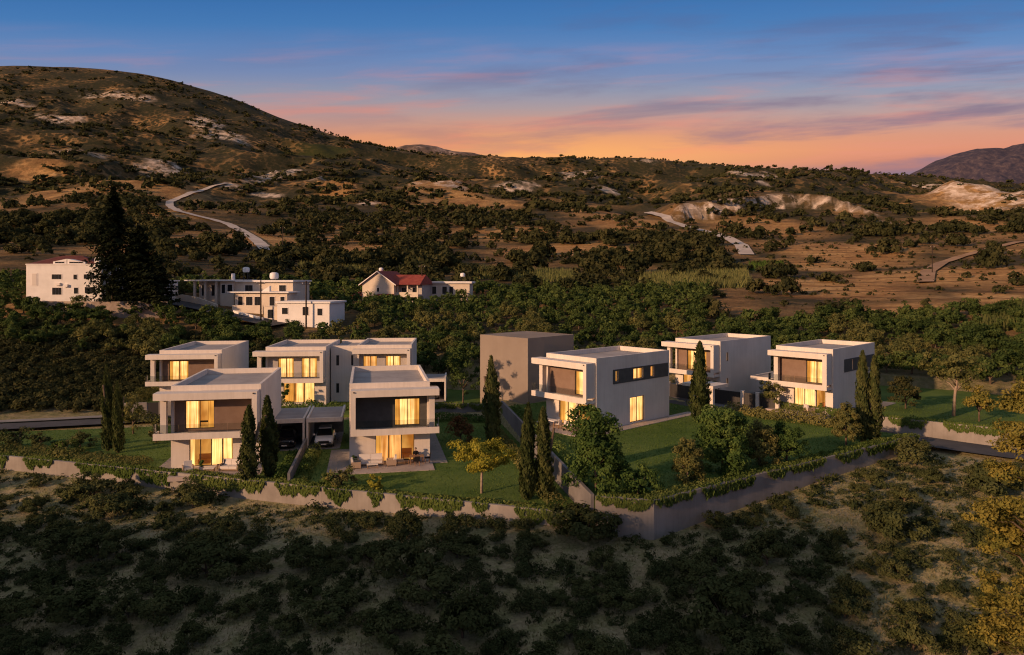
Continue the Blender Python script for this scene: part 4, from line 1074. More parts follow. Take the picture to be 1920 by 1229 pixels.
joined('orchard_trees', 'leaf_orchard', opts[290:], ot, 'distant mass of orchard trees around the village houses', 4)
# low scrub on the open slope left of the lane
scrub_low = [(crown_mesh('scrub', 'leaf_hill', 550 + k, 14, 40, 0.26, 1.1, 1.1, 0.55, 0.4, 0.42, 0.4, lump=0.4, lo=-0.3), None) for k in range(4)]
scrub_kind = Kind('low_shrub', 'scrub', scrub_low)
gl = {}; spts = []; cand = 0
while cand < 30000 and len(spts) < 420:
    cand += 1
    y = 84 + 46 * rp.random(); x = -32 - 92 * rp.random()
    if in_plots(x, y) or on_road(x, y) or in_house(x, y, 0.5): continue
    if y < 84.5 + (x + 84) * 0.2: continue
    px, _ = view_px(x, y, 0)
    if px < -40 or px > 500: continue
    if not cell_free(gl, x, y, 3.0, 1.7): continue
    spts.append((x, y, tz(x, y) - 0.05, rp.uniform(0.8, 1.7)))
spts.sort(key=lambda p: -p[3] / p[1])
for p in spts[:260]:
    scrub_kind.place(p[0], p[1], p[2], p[3], rp.random() * 6.28, '%s low spreading shrub %s' % (sized(p[3], 1.15, 1.45), 'just above the pale lane verge' if p[1] < 96 + (p[0] + 84) * 0.2 else ('up near the old stone terrace wall' if p[1] > 112 else 'halfway up the open slope above the lane')), 'shrub', 'low shrubs above the narrow lane', rp.randrange(4))
sl = [crown(560 + k, 8, 14, 0.5, 1.1, 1.1, 0.55, 0.4, 0.45, 0.4, lo=-0.3) for k in range(3)]
joined('shrub_cover', 'leaf_hill', spts[260:], sl, 'mass of low shrubs farther up the open slope', 5)

# ------------------------------------------------------------------ hillside shrubs
hill = [(crown_mesh('shrub', 'leaf_hill', 600 + k, 16, 34, 0.55, 1.7, 1.7, 1.15, 0.85, 0.4, 0.45, lump=0.4, lo=-0.35), None) for k in range(5)]
hill_kind = Kind('hillside_shrub', 'shrub', hill)
hr = np.random.RandomState(31)
def field_pts(d0, d1, n, smin, smax, thr, nscale):
    D = np.sqrt(hr.rand(n) * (d1 * d1 - d0 * d0) + d0 * d0); u = hr.uniform(-0.80, 0.80, n); x = u * D
    so = np.zeros(n); px = 960 + F_PX * u
    return x, D, px
SO_C = [(ray(px, py), rx, ry) for px, py, rx, ry in SOIL]
SO_C = [((x, d), rx * d / F_PX, max(rx * d / F_PX * 0.6, 12)) for (x, d, z), rx, ry in SO_C]
CH_C = [(ray(px, py), rx, ry) for px, py, rx, ry in CHALK]
CH_C = [((x, d), rx * d / F_PX, max(rx * d / F_PX * 0.45, 8)) for (x, d, z), rx, ry in CH_C]
def cover_prob(x, y):
    p = np.clip(0.42 + fbm(x / 60.0, y / 60.0, 4) * 2.6 + fbm(x / 16.0 + 9, y / 16.0, 3) * 1.2, 0.03, 1)
    bare = np.zeros_like(x)
    for (c, wx, wy) in SO_C: bare = np.maximum(bare, np.exp(-(((x - c[0]) / wx) ** 2 + ((y - c[1]) / wy) ** 2) * 0.7) * 0.95)
    for (c, wx, wy) in CH_C: bare = np.maximum(bare, np.exp(-(((x - c[0]) / wx) ** 2 + ((y - c[1]) / wy) ** 2)) * 0.7)
    u_ = x / y
    right_field = np.clip((u_ - 0.27) / 0.06, 0, 1) * np.clip((470 - y) / 60, 0, 1)
    return p * (1 - bare) * (1 - 0.72 * right_field)
# tracks stay clear
TR = []
for o in col.objects:
    if o.name.startswith('dirt_track'):
        co = np.empty(len(o.data.vertices) * 3, np.float32); o.data.vertices.foreach_get('co', co); TR.append(co.reshape(-1, 3)[1::3, :2])
TR = np.concatenate(TR)
HP = []
for d0, d1, n, s0, s1 in ((150, 260, 1300, 0.5, 2.2), (260, 450, 3900, 0.5, 2.8), (450, 800, 7500, 0.7, 2.8), (800, 1250, 6500, 1.2, 2.8), (1250, 1700, 5200, 1.5, 2.8)):
    x, y, px = field_pts(d0, d1, n, 0, 0, 0, 0)
    keep = hr.rand(n) < cover_prob(x, y)
    keep &= ~((px < 1330) & (y < 205) & (px > 480))
    keep &= ~((px < 480) & (y < 190))
    x, y = x[keep], y[keep]
    if d0 < 700:
        dm = np.min((x[:, None] - TR[None, :, 0]) ** 2 + (y[:, None] - TR[None, :, 1]) ** 2, axis=1); k2 = dm > 50; x, y = x[k2], y[k2]
        du = np.abs(x[:, None] / y[:, None] - (TR[:, 0] / TR[:, 1])[None]) * F_PX; gap = TR[None, :, 1] - y[:, None]
        front = ((du < 9) & (gap > 0) & (gap < 45)).any(axis=1); k3 = ~front | (hr.rand(len(x)) < 0.12); x, y = x[k3], y[k3]
    hk = np.array([not (in_house(a, b2, 2) or in_plots(a, b2)) for a, b2 in zip(x, y)]) if d0 < 200 else np.ones(len(x), bool)
    x, y = x[hk], y[hk]
    z = terr(x, y)
    HP.append(np.stack([x, y, z - 0.15, s0 + (s1 * 1.2 - s0) * hr.rand(len(x)) ** 1.8], -1))
# small bushlets over the open right hand field
n_ = 1500; D_ = np.sqrt(hr.rand(n_) * (480 ** 2 - 150 ** 2) + 150 ** 2); x_ = hr.uniform(0.24, 0.8, n_) * D_
ok_ = (hr.rand(n_) < 0.75) & np.array([not in_plots(a_, b_) for a_, b_ in zip(x_, D_)]); x_, D_ = x_[ok_], D_[ok_]
HP.append(np.stack([x_, D_, terr(x_, D_) - 0.1, 0.18 + 0.75 * hr.rand(len(x_)) ** 2.2], -1))
HP = np.concatenate(HP)
HP = HP[np.argsort(-HP[:, 3] / HP[:, 1])]
for p in HP[:290]:
    hill_kind.place(p[0], p[1], p[2], p[3], rp.random() * 6.28, '%s rounded hillside shrub near %s' % (sized(p[3], 1.9, 2.3), near_what(p[0], p[1], HILL_MARKS)), 'shrub', 'shrubs dotted over the ochre hillside', rp.randrange(5), rp.uniform(0.8, 1.2))
rest = HP[290:]
mid_t = [crown(700 + k, 8, 9, 1.0, 1.7, 1.7, 1.15, 0.85, 0.42, 0.4, lo=-0.3) for k in range(4)]
far_t = [crown(720 + k, 5, 5, 1.7, 1.6, 1.6, 1.3, 0.9, 0.42, 0.4, lo=-0.3) for k in range(4)]
near_m = rest[:, 1] < 600
joined('hillside_scrub', 'leaf_hill', rest[near_m], mid_t, 'scrub spread thickly over the lower hillside', 6)
joined('mountain_scrub', 'leaf_hill', rest[~near_m], far_t, 'scrub speckling the far mountain slopes', 7)
# low treeline along the skyline ridge
rl = []
for px in np.linspace(560, 1720, 330):
    d = 1700 + hr.uniform(-60, 50); x = (px + hr.uniform(-4, 4) - 960) / F_PX * d
    if fbm(np.array([px / 40.0]), np.array([3.3]), 3)[0] < -0.12: continue
    rl.append((x, d, float(terr(np.array([x]), np.array([d]))[0]) - 0.5, 1.2 + 2.0 * hr.rand() ** 2))
joined('ridge_trees', 'leaf_conifer', rl, [crown(740 + k, 6, 6, 1.5, 1.0, 1.0, 1.6, 1.5, 0.45, 0.3, lo=-0.6) for k in range(3)], 'small dark trees along the skyline ridge', 8)

# ------------------------------------------------------------------ garden planting
def cyp_mesh(seed, h=7.5, r=0.62, leaf=0.26, n=3400):
    rng = np.random.RandomState(seed)
    tt = rng.rand(n) ** 0.85
    prof = np.interp(tt, [0, 0.05, 0.2, 0.45, 0.75, 0.92, 1], [0.55, 0.85, 1.0, 0.95, 0.65, 0.32, 0.04]) * r
    a = rng.rand(n) * 6.283
    rr = prof * (0.62 + 0.38 * rng.rand(n)) * (1 + 0.20 * np.sin(5 * a + tt * 21 + seed) + 0.14 * np.sin(tt * 60 + 3 * a) + 0.22 * np.sin(2 * a + tt * 9 + seed * 2))
    c = np.stack([rr * np.cos(a), rr * np.sin(a), 0.15 + tt * h], -1)
    out = np.stack([np.cos(a), np.sin(a), np.full(n, 0.15)], -1) + rng.normal(size=(n, 3)) * 0.35
    out /= np.linalg.norm(out, axis=1, keepdims=True)
    upv = np.array([0, 0, 1.0]) + rng.normal(size=(n, 3)) * 0.28 + out * 0.25
    side = np.cross(upv, out); side /= np.linalg.norm(side, axis=1, keepdims=True) + 1e-9
    upv /= np.linalg.norm(upv, axis=1, keepdims=True)
    L_ = (leaf * rng.uniform(0.7, 1.7, n))[:, None]; w = L_ * 0.28
    v = np.stack([c - upv * L_ * 0.5, c + side * w, c + upv * L_ * 0.8, c - side * w], 1).reshape(-1, 3)
    ti = np.clip(0.5 + 0.3 * np.sin(tt * 17 + 2 * a + seed) + rng.normal(size=n) * 0.2, 0, 1)
    me = fast_mesh('foliage', v, np.arange(4 * n).reshape(-1, 4), np.repeat(ti, 4)); me.materials.append(MATS['leaf_cypress']); return me
CYP = [(cyp_mesh(k * 7 + 1, n=4600, leaf=0.2), stem_mesh('trunk', 'bark', k, 6.0, 0.13, 0, 0.3)) for k in range(4)]
cyp_kind = Kind('cypress_tree', 'foliage', CYP)
def cypress(px, y_base, y_top, z, width, label, v):
    D = (CAM_H - z) * F_PX / (y_base - HZ); x = (px - 960) / F_PX * D
    h = (y_base - y_top) * D / F_PX; s = (width * D / F_PX) / 1.24
    fm, sm = CYP[v % 4]
    root = cyp_kind.place(x, D, z, 1, v * 1.3, label, 'cypress', None, v)
    root.scale = (s, s * (0.88 + 0.06 * v), h / 7.75); root.rotation_euler = (R(((px * 7) % 5) - 2) * 0.6, R(((px * 3) % 5) - 2) * 0.6, px * 0.7)
cypress(203, 845, 684, 0, 21, 'taller slim cypress of the pair beside the narrow lane', 0)
cypress(222, 849, 716, 0, 21, 'shorter cypress of the pair beside the narrow lane', 1)
cypress(466, 902, 760, 0.1, 31, 'cypress standing before the terrace of the taupe loggia villa', 2)
cypress(505, 893, 742, 0, 31, 'cypress beside the black car carport', 3)
cypress(925, 838, 668, 0, 30, 'lone dark cypress by the long boundary wall below the tan block', 1)
cypress(988, 938, 756, 0, 30, 'slimmer cypress of the pair at the low end of the boundary wall', 0)
cypress(1022, 936, 764, 0, 32, 'fuller cypress of the pair at the low end of the boundary wall', 2)
cypress(1311, 790, 641, 1.5, 31, 'single dark cypress before the tall plain villa', 3)
cypress(1616, 828, 658, 1.5, 27, 'cypress of the pair by the gateway villa, next to the yellowish oval tree', 0)
cypress(1637, 828, 668, 1.5, 27, 'outer cypress of the pair by the gateway villa', 2)

def garden_tree(name, label, cat, px, y_base, y_top, width, z, mat, seed, stem_mat='bark', trunk_frac=0.2, clumps=58, per=90, leaf=0.26, lump=0.5, limbs=5, hollow=0.4, round_=1.0, clump_r=0.3, trunk_r=0.09, lo=-0.85):
    D = (CAM_H - z) * F_PX / (y_base - HZ); x = (px - 960) / F_PX * D
    h = (y_base - y_top) * D / F_PX; r = width * D / F_PX / 2
    th = h * trunk_frac; rz = (h - th) / 2
    cm = crown_mesh('crown', mat, seed, clumps, per, leaf, r * 0.9, r * 0.9, rz * 0.95, th + rz, clump_r, hollow, lump=lump, lo=lo, skirt=0.7 if trunk_frac < 0.15 else 0.0)
    root = empty(name, (x, D, z), 0, label, cat)
    link('crown', cm, root)
    link('trunk', stem_mesh('trunk', stem_mat, seed, th + rz * 0.6, trunk_r, limbs, r * 0.75), root)
    return root
garden_tree('garden_tree', 'large dark glossy garden tree in front of the corner villa terrace', 'tree', 1118, 918, 763, 104, 1.5, 'leaf_garden', 801, clumps=150, per=110, trunk_frac=0.02, lump=0.5, leaf=0.22, lo=-1)
garden_tree('garden_tree', 'yellow green young tree with pale forked trunk on the lawn', 'tree', 903, 925, 818, 98, 0, 'leaf_yellow', 802, 'pale_bark', 0.33, 90, 100, 0.18, 0.55, 4, 0.3, clump_r=0.24, trunk_r=0.10)
garden_tree('garden_tree', 'tall rounded dark tree on the lawn right of the lone cypress', 'tree', 1355, 884, 757, 94, 1.5, 'leaf_garden', 803, clumps=140, per=110, trunk_frac=0.02, lump=0.4, leaf=0.22, lo=-1)
garden_tree('shrub', 'small rounded bronze green shrub alone on the raised lawn', 'shrub', 1289, 905, 826, 66, 1.5, 'leaf_olive', 804, trunk_frac=0.06, clumps=80, per=100, leaf=0.16, lump=0.25, lo=-1)
garden_tree('shrub', 'clipped rounded olive shrub of the touching pair on the raised lawn', 'shrub', 1424, 872, 790, 66, 1.5, 'leaf_olive', 805, trunk_frac=0.06, clumps=90, per=100, leaf=0.16, lump=0.2, lo=-1)
garden_tree('shrub', 'clipped rounded dark green shrub of the touching pair on the raised lawn', 'shrub', 1474, 868, 787, 64, 1.5, 'leaf_garden', 806, trunk_frac=0.06, clumps=90, per=100, leaf=0.16, lump=0.2, lo=-1)
garden_tree('garden_tree', 'oval yellowish tree next to the paired cypresses', 'tree', 1586, 836, 757, 47, 1.5, 'leaf_olive', 807, trunk_frac=0.1, clumps=80, per=100, leaf=0.16, lump=0.15, lo=-1)
garden_tree('garden_tree', 'small spreading tree leaning over the dark yard gates', 'tree', 1447, 768, 720, 58, 1.6, 'leaf_olive', 808, trunk_frac=0.25, clumps=26, per=60, leaf=0.22)
garden_tree('garden_tree', 'little bushy tree right behind the single cypress', 'tree', 1338, 752, 712, 34, 1.5, 'leaf_olive', 809, trunk_frac=0.2, clumps=20, per=55, leaf=0.22)
garden_tree('shrub', 'dark leafy shrub at the foot of the large garden tree', 'shrub', 1197, 926, 876, 82, 1.5, 'leaf_garden', 810, trunk_frac=0.05, clumps=34, per=70, leaf=0.22, lo=-1)
garden_tree('shrub', 'reddish brown flowering shrub behind the yellow green tree', 'shrub', 864, 830, 785, 62, 0, 'leaf_rust', 811, trunk_frac=0.08, clumps=30, per=65, leaf=0.2, lo=-0.9)
garden_tree('shrub', 'bright yellow bush above the low wall', 'shrub', 702, 922, 893, 32, 0, 'leaf_yellow', 812, trunk_frac=0.05, clumps=18, per=55, leaf=0.16, lo=-1)
garden_tree('shrub', 'sprawling silvery shrub at the corner of the furnished terrace', 'shrub', 640, 915, 872, 52, 0, 'leaf_olive', 813, trunk_frac=0.05, clumps=26, per=60, leaf=0.18, lo=-1)
garden_tree('shrub', 'pale shrub at the foot of the narrow dividing wall', 'shrub', 612, 915, 884, 34, 0, 'leaf_ivy', 814, trunk_frac=0.05, clumps=18, per=55, leaf=0.18, lo=-1)
garden_tree('garden_tree', 'feathery pine with bare pink trunks beyond the upper lawn', 'tree', 1788, 778, 648, 96, 1.9, 'leaf_olive', 815, 'pale_bark', 0.35, 44, 70, 0.3, 0.6, 6, 0.3, clump_r=0.26, trunk_r=0.16)
garden_tree('shrub', 'rounded grey green shrub at the back of the upper lawn', 'shrub', 1698, 764, 706, 62, 1.9, 'leaf_hill', 816, trunk_frac=0.06, clumps=34, per=65, leaf=0.26, lo=-1)
garden_tree('shrub', 'rust tinted small tree at the end of the upper lawn', 'shrub', 1836, 788, 726, 66, 1.9, 'leaf_oak', 817, trunk_frac=0.2, clumps=30, per=65, leaf=0.24)
garden_tree('shrub', 'dense leafy shrub left of the twin villa ground floor windows', 'shrub', 527, 765, 712, 28, 0.5, 'leaf_garden', 818, trunk_frac=0.15, clumps=20, per=55, leaf=0.22)
garden_tree('shrub', 'broad golden green bush beside the lane cypresses', 'shrub', 250, 812, 742, 54, 0.1, 'leaf_olive', 819, trunk_frac=0.12, clumps=34, per=65, leaf=0.22)
garden_tree('shrub', 'low olive bush behind the single dark gate wall', 'shrub', 292, 830, 792, 40, 0, 'leaf_olive', 820, trunk_frac=0.06, clumps=22, per=60, leaf=0.2, lo=-1)
garden_tree('garden_tree', 'slender young tree behind the far end of the twin villa carport', 'tree', 868, 770, 655, 60, 0.6, 'leaf_orchard', 821, trunk_frac=0.3, clumps=34, per=65, leaf=0.26)
for k, (px, yb, yt, w_) in enumerate(((75, 842, 815, 44), (30, 838, 806, 60), (150, 838, 806, 50), (120, 850, 828, 46))):
    garden_tree('shrub', ['small dark shrub between the lane and the low wall', 'spiky dark shrub at the lane edge', 'broad dark shrub beside the lane opposite the verge', 'low grey green shrub behind the low wall planting'][k], 'shrub', px, yb, yt, w_, 0.05, 'leaf_scrub' if k < 3 else 'leaf_ivy', 830 + k, trunk_frac=0.05, clumps=24, per=60, leaf=0.2, lo=-1)

# big oak leaning into the right side, close to the camera
def right_oak():
    x, y = 25.2, 34.2; z = tz(x, y)
    root = empty('oak_tree', (x, y, z), 0, 'tall orange tinted oak standing close at the right edge', 'tree')
    rng = np.random.RandomState(77); Vs, Fs, Ts, b0 = [], [], [], 0
    m = MB(); H = 15.0
    m.tube([(0, 0, -0.4), (0.1, 0.1, 4), (0.0, 0.3, 9), (-0.3, 0.2, H * 0.93)], [0.38, 0.3, 0.2, 0.06], 8)
    tiers = []
    for k in range(58):
        h = 1.6 + (H - 2.0) * (k + rng.rand()) / 58
        reach = np.interp(h, [1.5, 4, 7, 10, 12.5, H], [2.4, 3.0, 2.9, 2.5, 1.6, 0.5]) * rng.uniform(0.55, 1.1)
        if 6.9 < h < 7.9: reach *= 0.55
        a_ = rng.rand() * 6.283
        tip = np.array([math.cos(a_) * reach, math.sin(a_) * reach, h + rng.uniform(0.0, 0.7)])
        m.tube([(0, 0.2 * h / H, h - 0.5), tuple(tip * [0.5, 0.5, 1] + [0, 0, 0.0]), tuple(tip)], [0.09, 0.05, 0.02], 5)
        v, f, t_ = crown(900 + k, 16, 105, 0.17, 1.05, 1.05, 0.6, 0, 0.42, 0.3, lump=0.4, lo=-0.9, aspect=0.5)
        v[:, 2] += 0; v += tip * [0.9, 0.9, 1]; Vs.append(v); Fs.append(f + b0); Ts.append(t_); b0 += len(v)
    me = fast_mesh('crown', np.concatenate(Vs), np.concatenate(Fs), np.concatenate(Ts)); me.materials.append(MATS['leaf_oak'])
    link('crown', me, root); m.build('trunk', 'bark', root, True)
right_oak()

# dark conifers by the white village house
def conifer(label, x, y, h, r, seed):
    z = tz(x, y); root = empty('conifer_tree', (x, y, z), 0, label, 'tree')
    rng = np.random.RandomState(seed); n = 8500
    tt = rng.rand(n) ** 0.8; a_ = rng.rand(n) * 6.283
    lay = 0.75 + 0.25 * np.sin(tt * 55 + 2.0 * np.sin(a_ * 3 + seed))
    prof = np.interp(tt, [0, 0.1, 0.3, 0.55, 0.75, 0.9, 1], [0.75, 1.0, 0.95, 0.72, 0.42, 0.2, 0.02]) * r * (1 + 0.25 * np.sin(a_ * 4 + tt * 9 + seed))
    rr = prof * lay * rng.rand(n) ** 0.4
    c = np.stack([rr * np.cos(a_), rr * np.sin(a_), h * 0.08 + tt * h * 0.92], -1)
    nv = np.stack([np.cos(a_) * .4, np.sin(a_) * .4, np.full(n, .9)], -1) + rng.normal(size=(n, 3)) * 0.5
    v, f = leaf_quads(c, nv, 0.75, rng, 0.5)
    me = fast_mesh('crown', v, f, np.repeat(rng.rand(n), 4)); me.materials.append(MATS['leaf_conifer'])
    link('crown', me, root); MB().tube([(0, 0, -0.5), (0, 0, h * .5), (0, 0, h * .95)], [0.4, 0.25, 0.05], 7).build('trunk', 'bark', root, True)
conifer('very tall dark conifer beside the white village house', -77.5, 140, 24.5, 5.2, 1)
conifer('broad dark conifer leaning against the tallest conifer', -73.0, 141, 17, 6.0, 2)
conifer('small dark conifer at the foot of the tallest conifer near the street', -69.5, 140, 12, 4.4, 3)

# ------------------------------------------------------------------ hedges, creeper and wall-top planting
def strip_plants(name, label, a, b2, z, width, h, mat, n, leaf, seed, kind=None, cat=None, wob=0.3, root_z=None):
    rng = np.random.RandomState(seed); a = np.array(a, float); b2 = np.array(b2, float); L_ = np.linalg.norm(b2 - a); d = (b2 - a) / L_; nrm = np.array([-d[1], d[0]])
    s = rng.rand(n) * L_; hh = h * (0.75 + wob * fbm(s / 1.6 + seed, s * 0 + seed, 3) * 2)
    w = (rng.rand(n) - 0.5) * width; zf = rng.rand(n) ** 0.6
    edge = 1 - (np.abs(w) / (width / 2)) ** 3 * 0.5
    zz = zf * hh * edge
    c = np.stack([d[0] * s + nrm[0] * w, d[1] * s + nrm[1] * w, zz], -1)
    nv = np.stack([nrm[0] * w / width * 2, nrm[1] * w / width * 2, zf], -1) + rng.normal(size=(n, 3)) * 0.5
    v, f = leaf_quads(c, nv, leaf, rng, 0.55)
    tint = np.clip(0.5 + fbm(s / 2.5 + seed * 3, w, 3) * 1.2 + rng.normal(size=n) * 0.12, 0, 1)
    me = fast_mesh(name, v, f, np.repeat(tint, 4)); me.materials.append(MATS[mat])
    o = link(name, me); o.location = (a[0], a[1], z); return tag(o, label, cat, None, kind)
strip_plants('hedge', 'leafy hedge between the divider wall and the white car driveway', (-19.4, 70.8), (-17.6, 60.2), 0.0, 1.3, 1.0, 'leaf_ivy', 2600, 0.2, 1, cat='hedge')
strip_plants('hedge', 'leafy hedge on the black car side of the divider wall', (-21.2, 69.8), (-19.7, 61.0), 0.0, 1.0, 0.9, 'leaf_garden', 2000, 0.2, 2, cat='hedge')
strip_plants('hedge', 'thick olive hedge along the asphalt lane at the lawn edge', (25.0, 83.3), (36.4, 72.6), 1.5, 1.8, 1.7, 'leaf_olive', 4200, 0.24, 3, cat='hedge')
strip_plants('hedge', 'long hedge beside the forecourt of the back row villa', (-51.5, 105.0), (-49.0, 89.5), 0.2, 2.2, 2.2, 'leaf_olive', 3600, 0.26, 4, cat='hedge')
strip_plants('hedge', 'dark hedge in front of the twin villa windows', (-33.5, 91.0), (-17.5, 92.0), 0.3, 2.2, 1.5, 'leaf_garden', 3600, 0.24, 5, cat='hedge')
strip_plants('hedge', 'dark hedge at the foot of the creeper wall behind the reddish shrub', (-12.5, 86.6), (-1.8, 85.6), 0.0, 1.8, 1.1, 'leaf_garden', 2600, 0.22, 6, cat='hedge')
strip_plants('hedge', 'dark hedge between the lawn and the single dark gate', (-45.5, 85.2), (-36.0, 85.4), 0.0, 1.8, 1.4, 'leaf_olive', 2400, 0.22, 7, cat='hedge')
strip_plants('hedge', 'green hedge growing along the boundary wall on the corner villa side', (0.3, 84.5), (5.8, 56.0), 1.5, 1.4, 1.0, 'leaf_garden', 3200, 0.22, 8, cat='hedge')
strip_plants('hedge', 'loose hedge along the boundary wall on the low lawn side', (-1.9, 80.0), (3.4, 53.8), 0.0, 1.6, 0.9, 'leaf_olive', 3200, 0.2, 9, cat='hedge')
def off(p, q, d):
    p, q = np.array(p), np.array(q); t_ = (q - p) / np.linalg.norm(q - p); n_ = np.array([-t_[1], t_[0]]) * d; return tuple(p + n_), tuple(q + n_)
for k, (p, q) in enumerate(zip(FRONT_L[:-1], FRONT_L[1:])):
    a, b2 = off(p, q, 0.75); strip_plants('planting', 'low planting along the top of the long low wall', a, b2, 0.0, 1.3, 0.55, 'leaf_ivy', int(160 * math.dist(p, q)), 0.2, 20 + k, 'stuff')
a, b2 = off((-62, 72.6), (-34, 63.8), 1.9); strip_plants('planting', 'shrubby border between the lane and the low wall', a, b2, 0.0, 2.6, 1.0, 'leaf_olive', 5200, 0.22, 28, 'stuff')
for k, (p, q) in enumerate(zip(FRONT_R[:-1], FRONT_R[1:])):
    a, b2 = off(p, q, 0.7); strip_plants('planting', 'low planting along the top of the tall bending wall', a, b2, 1.5, 1.3, 0.6, 'leaf_ivy', int(170 * math.dist(p, q)), 0.2, 30 + k, 'stuff')
for k, (p, q) in enumerate((((31.2, 85.2), (39.2, 76.7)), ((39.2, 76.7), (46.3, 71.8)), ((46.3, 71.8), (64.5, 60.4)))):
    a, b2 = off(p, q, 0.5); strip_plants('planting', 'planting along the top of the lane side garden wall', a, b2, 2.0, 0.9, 0.7, 'leaf_ivy', int(130 * math.dist(p, q)), 0.2, 40 + k, 'stuff')

ivy_n = 0
def ivy(p, q, z_top, drop, n, label, seed, group, mat='leaf_ivy'):
    """creeper hanging over a wall face; p->q is the outer face with the outside on its right"""
    rng = np.random.RandomState(seed); p = np.array(p, float); q = np.array(q, float); L_ = np.linalg.norm(q - p); d = (q - p) / L_; nrm = np.array([d[1], -d[0]])
    s = rng.rand(n) * L_
    strands = 0.45 + 0.55 * np.clip(np.abs(np.sin(s * 3.1 + seed)) * 0.6 + fbm(s * 1.3 + seed, s * 0, 3) * 1.0 + 0.25, 0, 1)
    taper = np.clip(np.minimum(s, L_ - s) / 0.5, 0.25, 1)
    dz = rng.rand(n) ** 0.75 * drop * strands * taper
    out = 0.05 + 0.16 * rng.rand(n) * (1 - 0.5 * dz / drop)
    top = rng.rand(n) < 0.22
    out = np.where(top, -rng.rand(n) * 0.45, out); dz = np.where(top, -0.08 * rng.rand(n), dz)
    c = np.stack([d[0] * s + nrm[0] * out, d[1] * s + nrm[1] * out, -dz], -1)
    nv = np.stack([np.full(n, nrm[0]), np.full(n, nrm[1]), np.where(top, 1.5, 0.5)], -1) + rng.normal(size=(n, 3)) * 0.45
    nv /= np.linalg.norm(nv, axis=1, keepdims=True)
    dn = np.array([0, 0, -1.0]) + rng.normal(size=(n, 3)) * 0.3
    side = np.cross(dn, nv); side /= np.linalg.norm(side, axis=1, keepdims=True) + 1e-9
    L2 = (0.2 * rng.uniform(0.7, 1.5, n))[:, None]
    v = np.stack([c - dn * L2 * .4, c + side * L2 * .3, c + dn * L2 * .7, c - side * L2 * .3], 1).reshape(-1, 3)
    tint = np.clip(0.6 - dz / drop * 0.3 + rng.normal(size=n) * 0.2, 0, 1)
    me = fast_mesh('hanging_creeper', v, np.arange(4 * n).reshape(-1, 4), np.repeat(tint, 4)); me.materials.append(MATS[mat])
    o = link('hanging_creeper', me); o.location = (p[0], p[1], z_top); return tag(o, label, 'creeper', group)
def along(pts, s):
    for (p, q) in zip(pts[:-1], pts[1:]):
        L_ = math.dist(p, q)
        if s <= L_: return (p[0] + (q[0] - p[0]) * s / L_, p[1] + (q[1] - p[1]) * s / L_)
        s -= L_
    return pts[-1]
def clumps_on(pts, spans, z, drop, label, group, dens=130):
    for k, (s0, s1) in enumerate(spans):
        ivy(along(pts, s0), along(pts, s1), z, drop * (0.8 + 0.4 * ((k * 37) % 10) / 10), int(dens * (s1 - s0) * drop), label, 50 + k + int(s0), group)
clumps_on(FRONT_L, [(13.0, 21.4), (22.0, 23.4), (25.5, 29.0), (31.8, 38.5), (38.8, 43.0), (44.5, 52), (53, 57.2), (57.6, 60), (61.5, 62.8), (64.0, 69.5), (70.3, 71.5), (73.6, 77.5)], 0.30, 1.05, 'clump of creeper hanging over the long low wall', 'creeper clumps on the long low wall', 170)
clumps_on(FRONT_R, [(0.1, 4.0)], 1.82, 0.95, 'creeper hanging over the wall at its outer corner', None, 190)
clumps_on(FRONT_R, [(4.1, 8.2), (8.9, 15.0), (16.6, 19.3), (19.6, 24.4), (26.0, 30.2), (30.8, 36.5), (37.4, 40.2)], 1.82, 0.75, 'clump of creeper hanging over the tall bending wall', 'creeper clumps on the tall bending wall', 190)
EW = [(31.2, 85.2), (39.2, 76.7), (46.3, 71.8), (64.5, 60.4)]
clumps_on(EW, [(0.3, 5.8), (6.0, 10.5), (12.5, 16), (17.5, 23)], 2.37, 0.9, 'creeper draped over the lane side garden wall', 'creeper on the lane side garden wall', 190)
clumps_on([(-12.9, 88.3), (-1.6, 87.5)], [(1.5, 7.5), (7.7, 11.2)], 1.77, 0.7, 'creeper trailing over the grey wall behind the reddish shrub', 'creeper on the grey garden wall', 190)

# lawn grass: short blades on the terraces so that they read as turf
def turf(poly, z, n, seed, label):
    rng = np.random.RandomState(seed); P = np.array(poly); lo, hi = P.min(0), P.max(0)
    x = rng.uniform(lo[0], hi[0], n); y = rng.uniform(lo[1], hi[1], n); ok = inside(poly, x, y) & (y < 92); x, y = x[ok], y[ok]; n = len(x)
    a_ = rng.rand(n) * 6.283; w = rng.uniform(0.03, 0.07, n); h = rng.uniform(0.03, 0.10, n)
    v = np.stack([np.stack([x - np.cos(a_) * w, y - np.sin(a_) * w, np.full(n, z - 0.01)], -1), np.stack([x + np.cos(a_) * w, y + np.sin(a_) * w, np.full(n, z - 0.01)], -1),
                  np.stack([x + rng.normal(size=n) * 0.04, y + rng.normal(size=n) * 0.04, z + h], -1)], 1).reshape(-1, 3)
    tint = np.clip(0.5 + fbm(x / 3.0, y / 3.0, 4) * 1.3 + rng.normal(size=n) * 0.15, 0, 1)
    me = fast_mesh('turf', v, np.arange(3 * n).reshape(-1, 3), np.repeat(tint, 3)); me.materials.append(MATS['leaf_turf'])
    tag(link('turf', me), label, None, None, 'stuff')
foliage('leaf_turf', (0.060, 0.110, 0.022), (0.090, 0.150, 0.032), (0.140, 0.185, 0.050), 0.3)
turf(PLOT_L, 0.0, 60000, 1, 'mown turf of the lower lawn'); turf(PLOT_R, 1.5, 60000, 2, 'mown turf of the raised lawn'); turf(PLOT_E, 1.75, 30000, 3, 'mown turf of the upper lawn')

